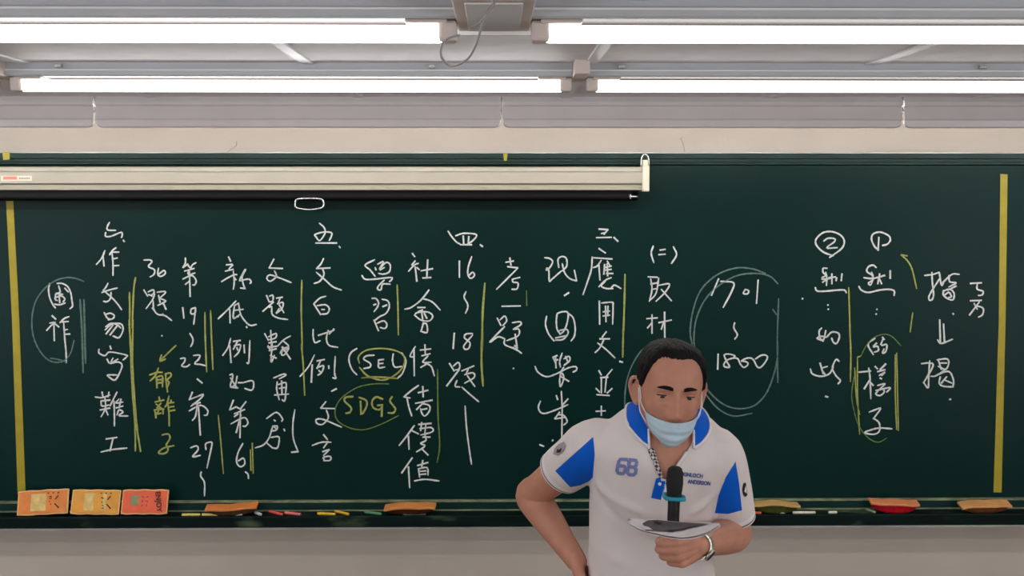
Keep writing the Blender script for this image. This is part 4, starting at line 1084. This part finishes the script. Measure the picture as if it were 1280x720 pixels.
# lapels beside the V: plaid inside on one side, white on the other
def flap(name, top, bot, w0, w1, side, m, label=None):
    bm = bmesh.new(); rows = []
    for k in range(13):
        t = k/12; px = top[0]+(bot[0]-top[0])*t; py = top[1]+(bot[1]-top[1])*t; w = w0+(w1-w0)*t; row = []
        for j in range(5):
            u = j/4; p = on_shirt(px-side*1.5, py, .002); q = on_shirt(px-side*(1.5+w), py, .003)
            if abs(q.y-p.y) > .03: q.y = p.y
            base = p if side*0 == 0 else q
            r = p.lerp(q, 0)+(W(px+side*w*u, py, 2.7)-W(px, py, 2.7))+Vector((0, -.004*math.sin(PI*u), 0)); row.append(r)
        rows.append(row)
    loft(bm, rows, closed=False); bmesh.ops.recalc_face_normals(bm, faces=bm.faces[:]); bmesh.ops.solidify(bm, geom=bm.faces[:], thickness=.0012)
    return on_person(name, bm, m, shirt, label)
flap('neck_facing', (810, 560), (825, 596), 9, 5, 1, M['plaid'], 'plaid facing inside the open neck')
flap('lapel', (861, 564), (837, 596), 6, 3, -1, M['trim'])
# collar: a band round the neck that folds over and hangs to two points in front
def collar():
    cx, cy = NKO.x+.001, NKO.y
    rows = []; n = 84; A0 = R(33)
    def out(p, off):                                   # keep the fold outside the shirt
        q, nn, _, d = ST.find_nearest(p)
        if q is None: return p
        r = p-q
        hor = Vector((p.x-cx, p.y-cy, 0)).normalized()
        if nn.dot(hor) < 0 and nn.z < 0: nn = -nn
        return p if r.dot(nn) > off else q+nn*off
    for i in range(n+1):
        a = -PI/2+A0+(2*PI-2*A0)*i/n
        c, s = math.cos(a), math.sin(a)
        fr = smooth01((-s+.25)/1.0); end = max(0, 1-min(i, n-i)/10)
        ztop = NKO.z+.056+.030*s
        tp = Vector((cx+.073*c, cy+.066*s, ztop))
        ins = Vector((cx+.068*c, cy+.061*s, ztop-.03)); base = Vector((cx+.069*c, cy+.062*s, ztop-.006))
        drop = .042+.024*fr+.006*end
        mid = out(Vector((cx+.079*c, cy+.077*s, ztop-drop*.45)), .005)
        low = out(Vector((cx+(.088+.008*fr-.006*end)*c, cy+(.090+.006*end)*s, ztop-drop)), .005)
        rows.append((ins, base, tp, mid, low, low))
    return rows
rows = collar()
bm = bmesh.new(); loft(bm, [catmull(r[:5], 4) for r in rows], closed=False); bmesh.ops.recalc_face_normals(bm, faces=bm.faces[:]); bmesh.ops.solidify(bm, geom=bm.faces[:], thickness=.0022)
col_ = on_person('collar', bm, M['blue'], shirt, 'bright blue fold-over collar with white edge')
bm = bmesh.new()
edge = [rows[0][3]]+[r[4] for r in rows]+[rows[-1][3]]
tube(bm, edge, .0031, seg=8, n=2); on_person('collar_edge', bm, M['trim'], col_)
# sleeve crests
decal('sleeve_crest', [(692, 568), (694, 561), (699, 555.5), (705.5, 552.5), (708, 557), (704.5, 564.5), (698, 569.5)], M['crest'], label='grey crest on the sleeve of the bent arm', step=2)
decal('crest_mark', [(697, 566), (698, 561.5), (700.5, 562.5), (703.5, 560), (702.5, 564.5), (700, 566)], M['crestd'], off=.003, step=2)
decal('sleeve_crest', [(927.5, 612), (929, 604), (931.5, 603), (933, 612), (933.5, 619), (931, 621), (928.5, 618)], M['crestd'], label='black crest on the sleeve of the arm with the papers', step=2)
decal('crest_mark', [(929.5, 614), (931, 607), (932, 611), (932, 616)], M['trim'], off=.003, step=2)
# ---- trousers and shoes (below the picture)
HIP = W(812, 850, 2.875)
for s in (-1, 1):
    bm = bmesh.new()
    tube(bm, [Vector((HIP.x+s*.075, HIP.y, 1.08)), Vector((HIP.x+s*.085, HIP.y, .92)), Vector((HIP.x+s*.10, HIP.y-.02, .66)), Vector((HIP.x+s*.11, HIP.y, .40)), Vector((HIP.x+s*.115, HIP.y+.01, PLAT+.05))], [.078, .086, .078, .066, .06], seg=28)
    if s < 0: tb = bm
    else:
        me = bpy.data.meshes.new('tmp2'); bm.to_mesh(me); bm.free(); tb.from_mesh(me)
loft(tb, [[Vector((HIP.x+.152*math.cos(2*PI*k/40), HIP.y+.104*math.sin(2*PI*k/40), z)) for k in range(40)] for z in (.94, 1.0, 1.06, 1.12)])
on_person('trousers', union(tb, .012, 4), M['trouser'])
for s in (-1, 1):
    bm = bmesh.new(); x = HIP.x+s*.115; y = HIP.y
    secs = [(.09, .030, .075), (.06, .038, .085), (0, .040, .085), (-.06, .043, .062), (-.13, .047, .048), (-.18, .036, .038), (-.20, .015, .025)]
    loft(bm, [[Vector((x+w*math.cos(2*PI*k/20), y+dy, PLAT+max(0, h*.5+h*.5*math.sin(2*PI*k/20)))) for k in range(20)] for dy, w, h in secs]); on_person('shoe', bm, M['shoe'])
# ---- watch
axw = (WR-ER).normalized(); wc = WR-axw*.004
u_ = axw.orthogonal().normalized(); v_ = axw.cross(u_)
bm = bmesh.new(); nl = 22
for k in range(nl):
    a = 2*PI*k/nl; d = u_*math.cos(a)+v_*math.sin(a); g = bmesh.ops.create_cube(bm, size=1)['verts']
    Mx = Matrix((axw, d, axw.cross(d))).transposed().to_4x4(); bmesh.ops.transform(bm, matrix=Matrix.Translation(wc+d*.0305) @ Mx @ Matrix.Diagonal((.014, .004, .0078, 1)), verts=g)
wt = on_person('wristwatch', bm, M['silver'], label='silver link wristwatch', smooth=False)
dv = (Vector((.30, -.85, -.35))-axw*Vector((.30, -.85, -.35)).dot(axw)).normalized()
bm = bmesh.new(); Mx = Matrix((axw, dv.cross(axw), dv)).transposed().to_4x4(); lathe(bm, [(0, .0), (.015, 0), (.0165, .003), (.0155, .007), (.0135, .0075), (0, .0075)], 24, Matrix.Translation(wc+dv*.029) @ Mx); on_person('watch_case', bm, M['silver'], wt)
bm = bmesh.new(); lathe(bm, [(0, .0), (.0128, 0), (.0128, .0006), (0, .0008)], 24, Matrix.Translation(wc+dv*.0366) @ Mx); on_person('dial', bm, M['crestd'], wt)
place(person, FEET)

# ------------------------------------------------------------------ microphone and papers (held)
gx, gy = proj(GRIP); gd = GRIP.y-CAM.y
mb = W(gx-.5, 697.5, gd); MD = W(gx+3.2, 600, gd+.004)
zax = (MD-mb).normalized(); Mm = Matrix.Translation(mb) @ zax.to_track_quat('Z', 'Y').to_matrix().to_4x4()
mz = lambda py: (W(843, py, gd+.003)-mb).dot(zax)
mic = tag(empty('microphone', (0, 0, 0)), 'black handheld microphone with a teal ring held upright in front of the chest', 'microphone')
h0, hr, ht = 0.0, mz(621), mz(583)
bm = bmesh.new(); lathe(bm, [(.001, 0), (.0115, 0), (.0135, .003), (.0135, hr-.02), (.0145, hr), (.0165, hr+.006), (.001, hr+.006)], 28, Mm); obj('body', bm, M['micb'], mic, True)
bm = bmesh.new(); hh = ht-hr
lathe(bm, [(.001, hr), (.0155, hr), (.0172, hr+hh*.2), (.0192, hr+hh*.45), (.0188, hr+hh*.6), (.0176, hr+hh*.82), (.0152, hr+hh*.93), (.0105, hr+hh*.985), (.001, ht)], 32, Mm); obj('head_cover', bm, M['mic'], mic, True)['label'] = 'black foam head cover'
bm = bmesh.new(); zr = mz(622)
rings = []
prof = [(.0150, -.0045), (.0235, -.0040), (.0245, -.001), (.0230, .0045), (.0150, .0045)]
for k in range(48):
    a = 2*PI*k/48; kx = 1+.36*abs(math.cos(a))**5
    rings.append([Mm @ Vector((r*kx*math.cos(a) if r > .016 else r*math.cos(a), r*math.sin(a), zr+z+(.0015*abs(math.cos(a)) if r > .016 else 0))) for r, z in prof])
vr = loft(bm, rings, cap=False)
for i in range(5): bm.faces.new((vr[-1][i], vr[-1][(i+1) % 5], vr[0][(i+1) % 5], vr[0][i]))
obj('anti_roll_ring', bm, M['teal'], mic, True)['label'] = 'teal rubber anti-roll ring'
place(mic, mb)
# papers: curled sheets seen nearly edge-on
TOPE = [(783, 650.5), (790, 647.5), (801, 648), (822, 649.2), (840, 651.5), (857, 652.5), (880, 653.2), (899, 654)]
BOTE = [(784.5, 652.5), (793, 658), (803, 662.5), (822, 667), (840, 670.5), (857, 671.5), (880, 666.5), (899.5, 655.5)]
def sheet(drop=0, sx=0, k0=0.0, k1=1.0):
    bm = bmesh.new(); rows = []
    te = catmull([Vector((a+sx, b+drop*.3, 0)) for a, b in TOPE], 6); be = catmull([Vector((a+sx, b+drop, 0)) for a, b in BOTE], 6)
    for a, b in zip(te, be):
        u = (a.x-TOPE[0][0])/(TOPE[-1][0]-TOPE[0][0]); s = math.sin(PI*max(0, min(1, u)))
        dn, df = 2.44-.075*s**.8, 2.445+.055*s**.8
        p, q = W(a.x, a.y, df), W(b.x, b.y, dn); row = []
        for j in range(11):
            t = j/10; r = p.lerp(q, t); r.z += -.006*math.sin(PI*t)*s; row.append(r)
        rows.append(row)
    loft(bm, rows, closed=False); return bm, rows
pp = None
b2, rw2 = sheet(2.6, 1.0); bmesh.ops.recalc_face_normals(b2, faces=b2.faces[:]); bmesh.ops.solidify(b2, geom=b2.faces[:], thickness=.0005)
b1, rw = sheet(); PT = BVHTree.FromBMesh(b1); bmesh.ops.recalc_face_normals(b1, faces=b1.faces[:]); bmesh.ops.solidify(b1, geom=b1.faces[:], thickness=.0005)
pp = tag(obj('papers', b1, M['paper'], None, True), 'curled white printed sheets held in the hand below the microphone', 'papers')
obj('under_sheet', b2, M['paper'], pp, True)
def on_paper(px, py, off):
    r = ray(px, py).normalized(); h = PT.ray_cast(CAM, r)
    if h[0] is None: h = PT.find_nearest(W(px, py, 2.44))
    return h[0]+Vector((0, -off*.2, off))
def pdecal(name, poly, m, off):
    bm = bmesh.new(); bm.faces.new([bm.verts.new((a, b, 0)) for a, b in poly])
    xs = [p[0] for p in poly]; ys = [p[1] for p in poly]
    for k, (lo, hi) in enumerate(((min(xs), max(xs)), (min(ys), max(ys)))):
        t = lo+2
        while t < hi-.2:
            co = Vector((t, 0, 0)) if k == 0 else Vector((0, t, 0)); no = Vector((1, 0, 0)) if k == 0 else Vector((0, 1, 0))
            bmesh.ops.bisect_plane(bm, geom=bm.verts[:]+bm.edges[:]+bm.faces[:], plane_co=co, plane_no=no); t += 2
    for v in bm.verts: v.co = on_paper(v.co.x, v.co.y, off)
    return obj(name, bm, m, pp, False)
pdecal('printed_picture', [(803, 655), (809.6, 651), (822, 650.4), (839, 652.6), (886, 655.4), (870, 659.5), (853, 662.5), (836.7, 665.2), (807.5, 663.5)], M['ink'], .0012)['label'] = 'dark printed area on the top sheet'
pdecal('print_mark', [(815, 652.5), (822, 653), (828, 655), (824, 657), (818, 655)], M['inkd'], .002)
pdecal('print_mark', [(803.5, 658), (811, 660), (816, 663.5), (805, 663)], M['paper'], .0022)
pdecal('print_mark', [(832, 664), (853, 661.5), (872, 657.5), (855, 663.2), (838, 666)], M['inkd'], .002)
pdecal('print_mark', [(783, 650.5), (787, 648.5), (789, 650.5), (785, 652.3)], M['crest'], .0015)
place(pp, W(850, 668, 2.44))
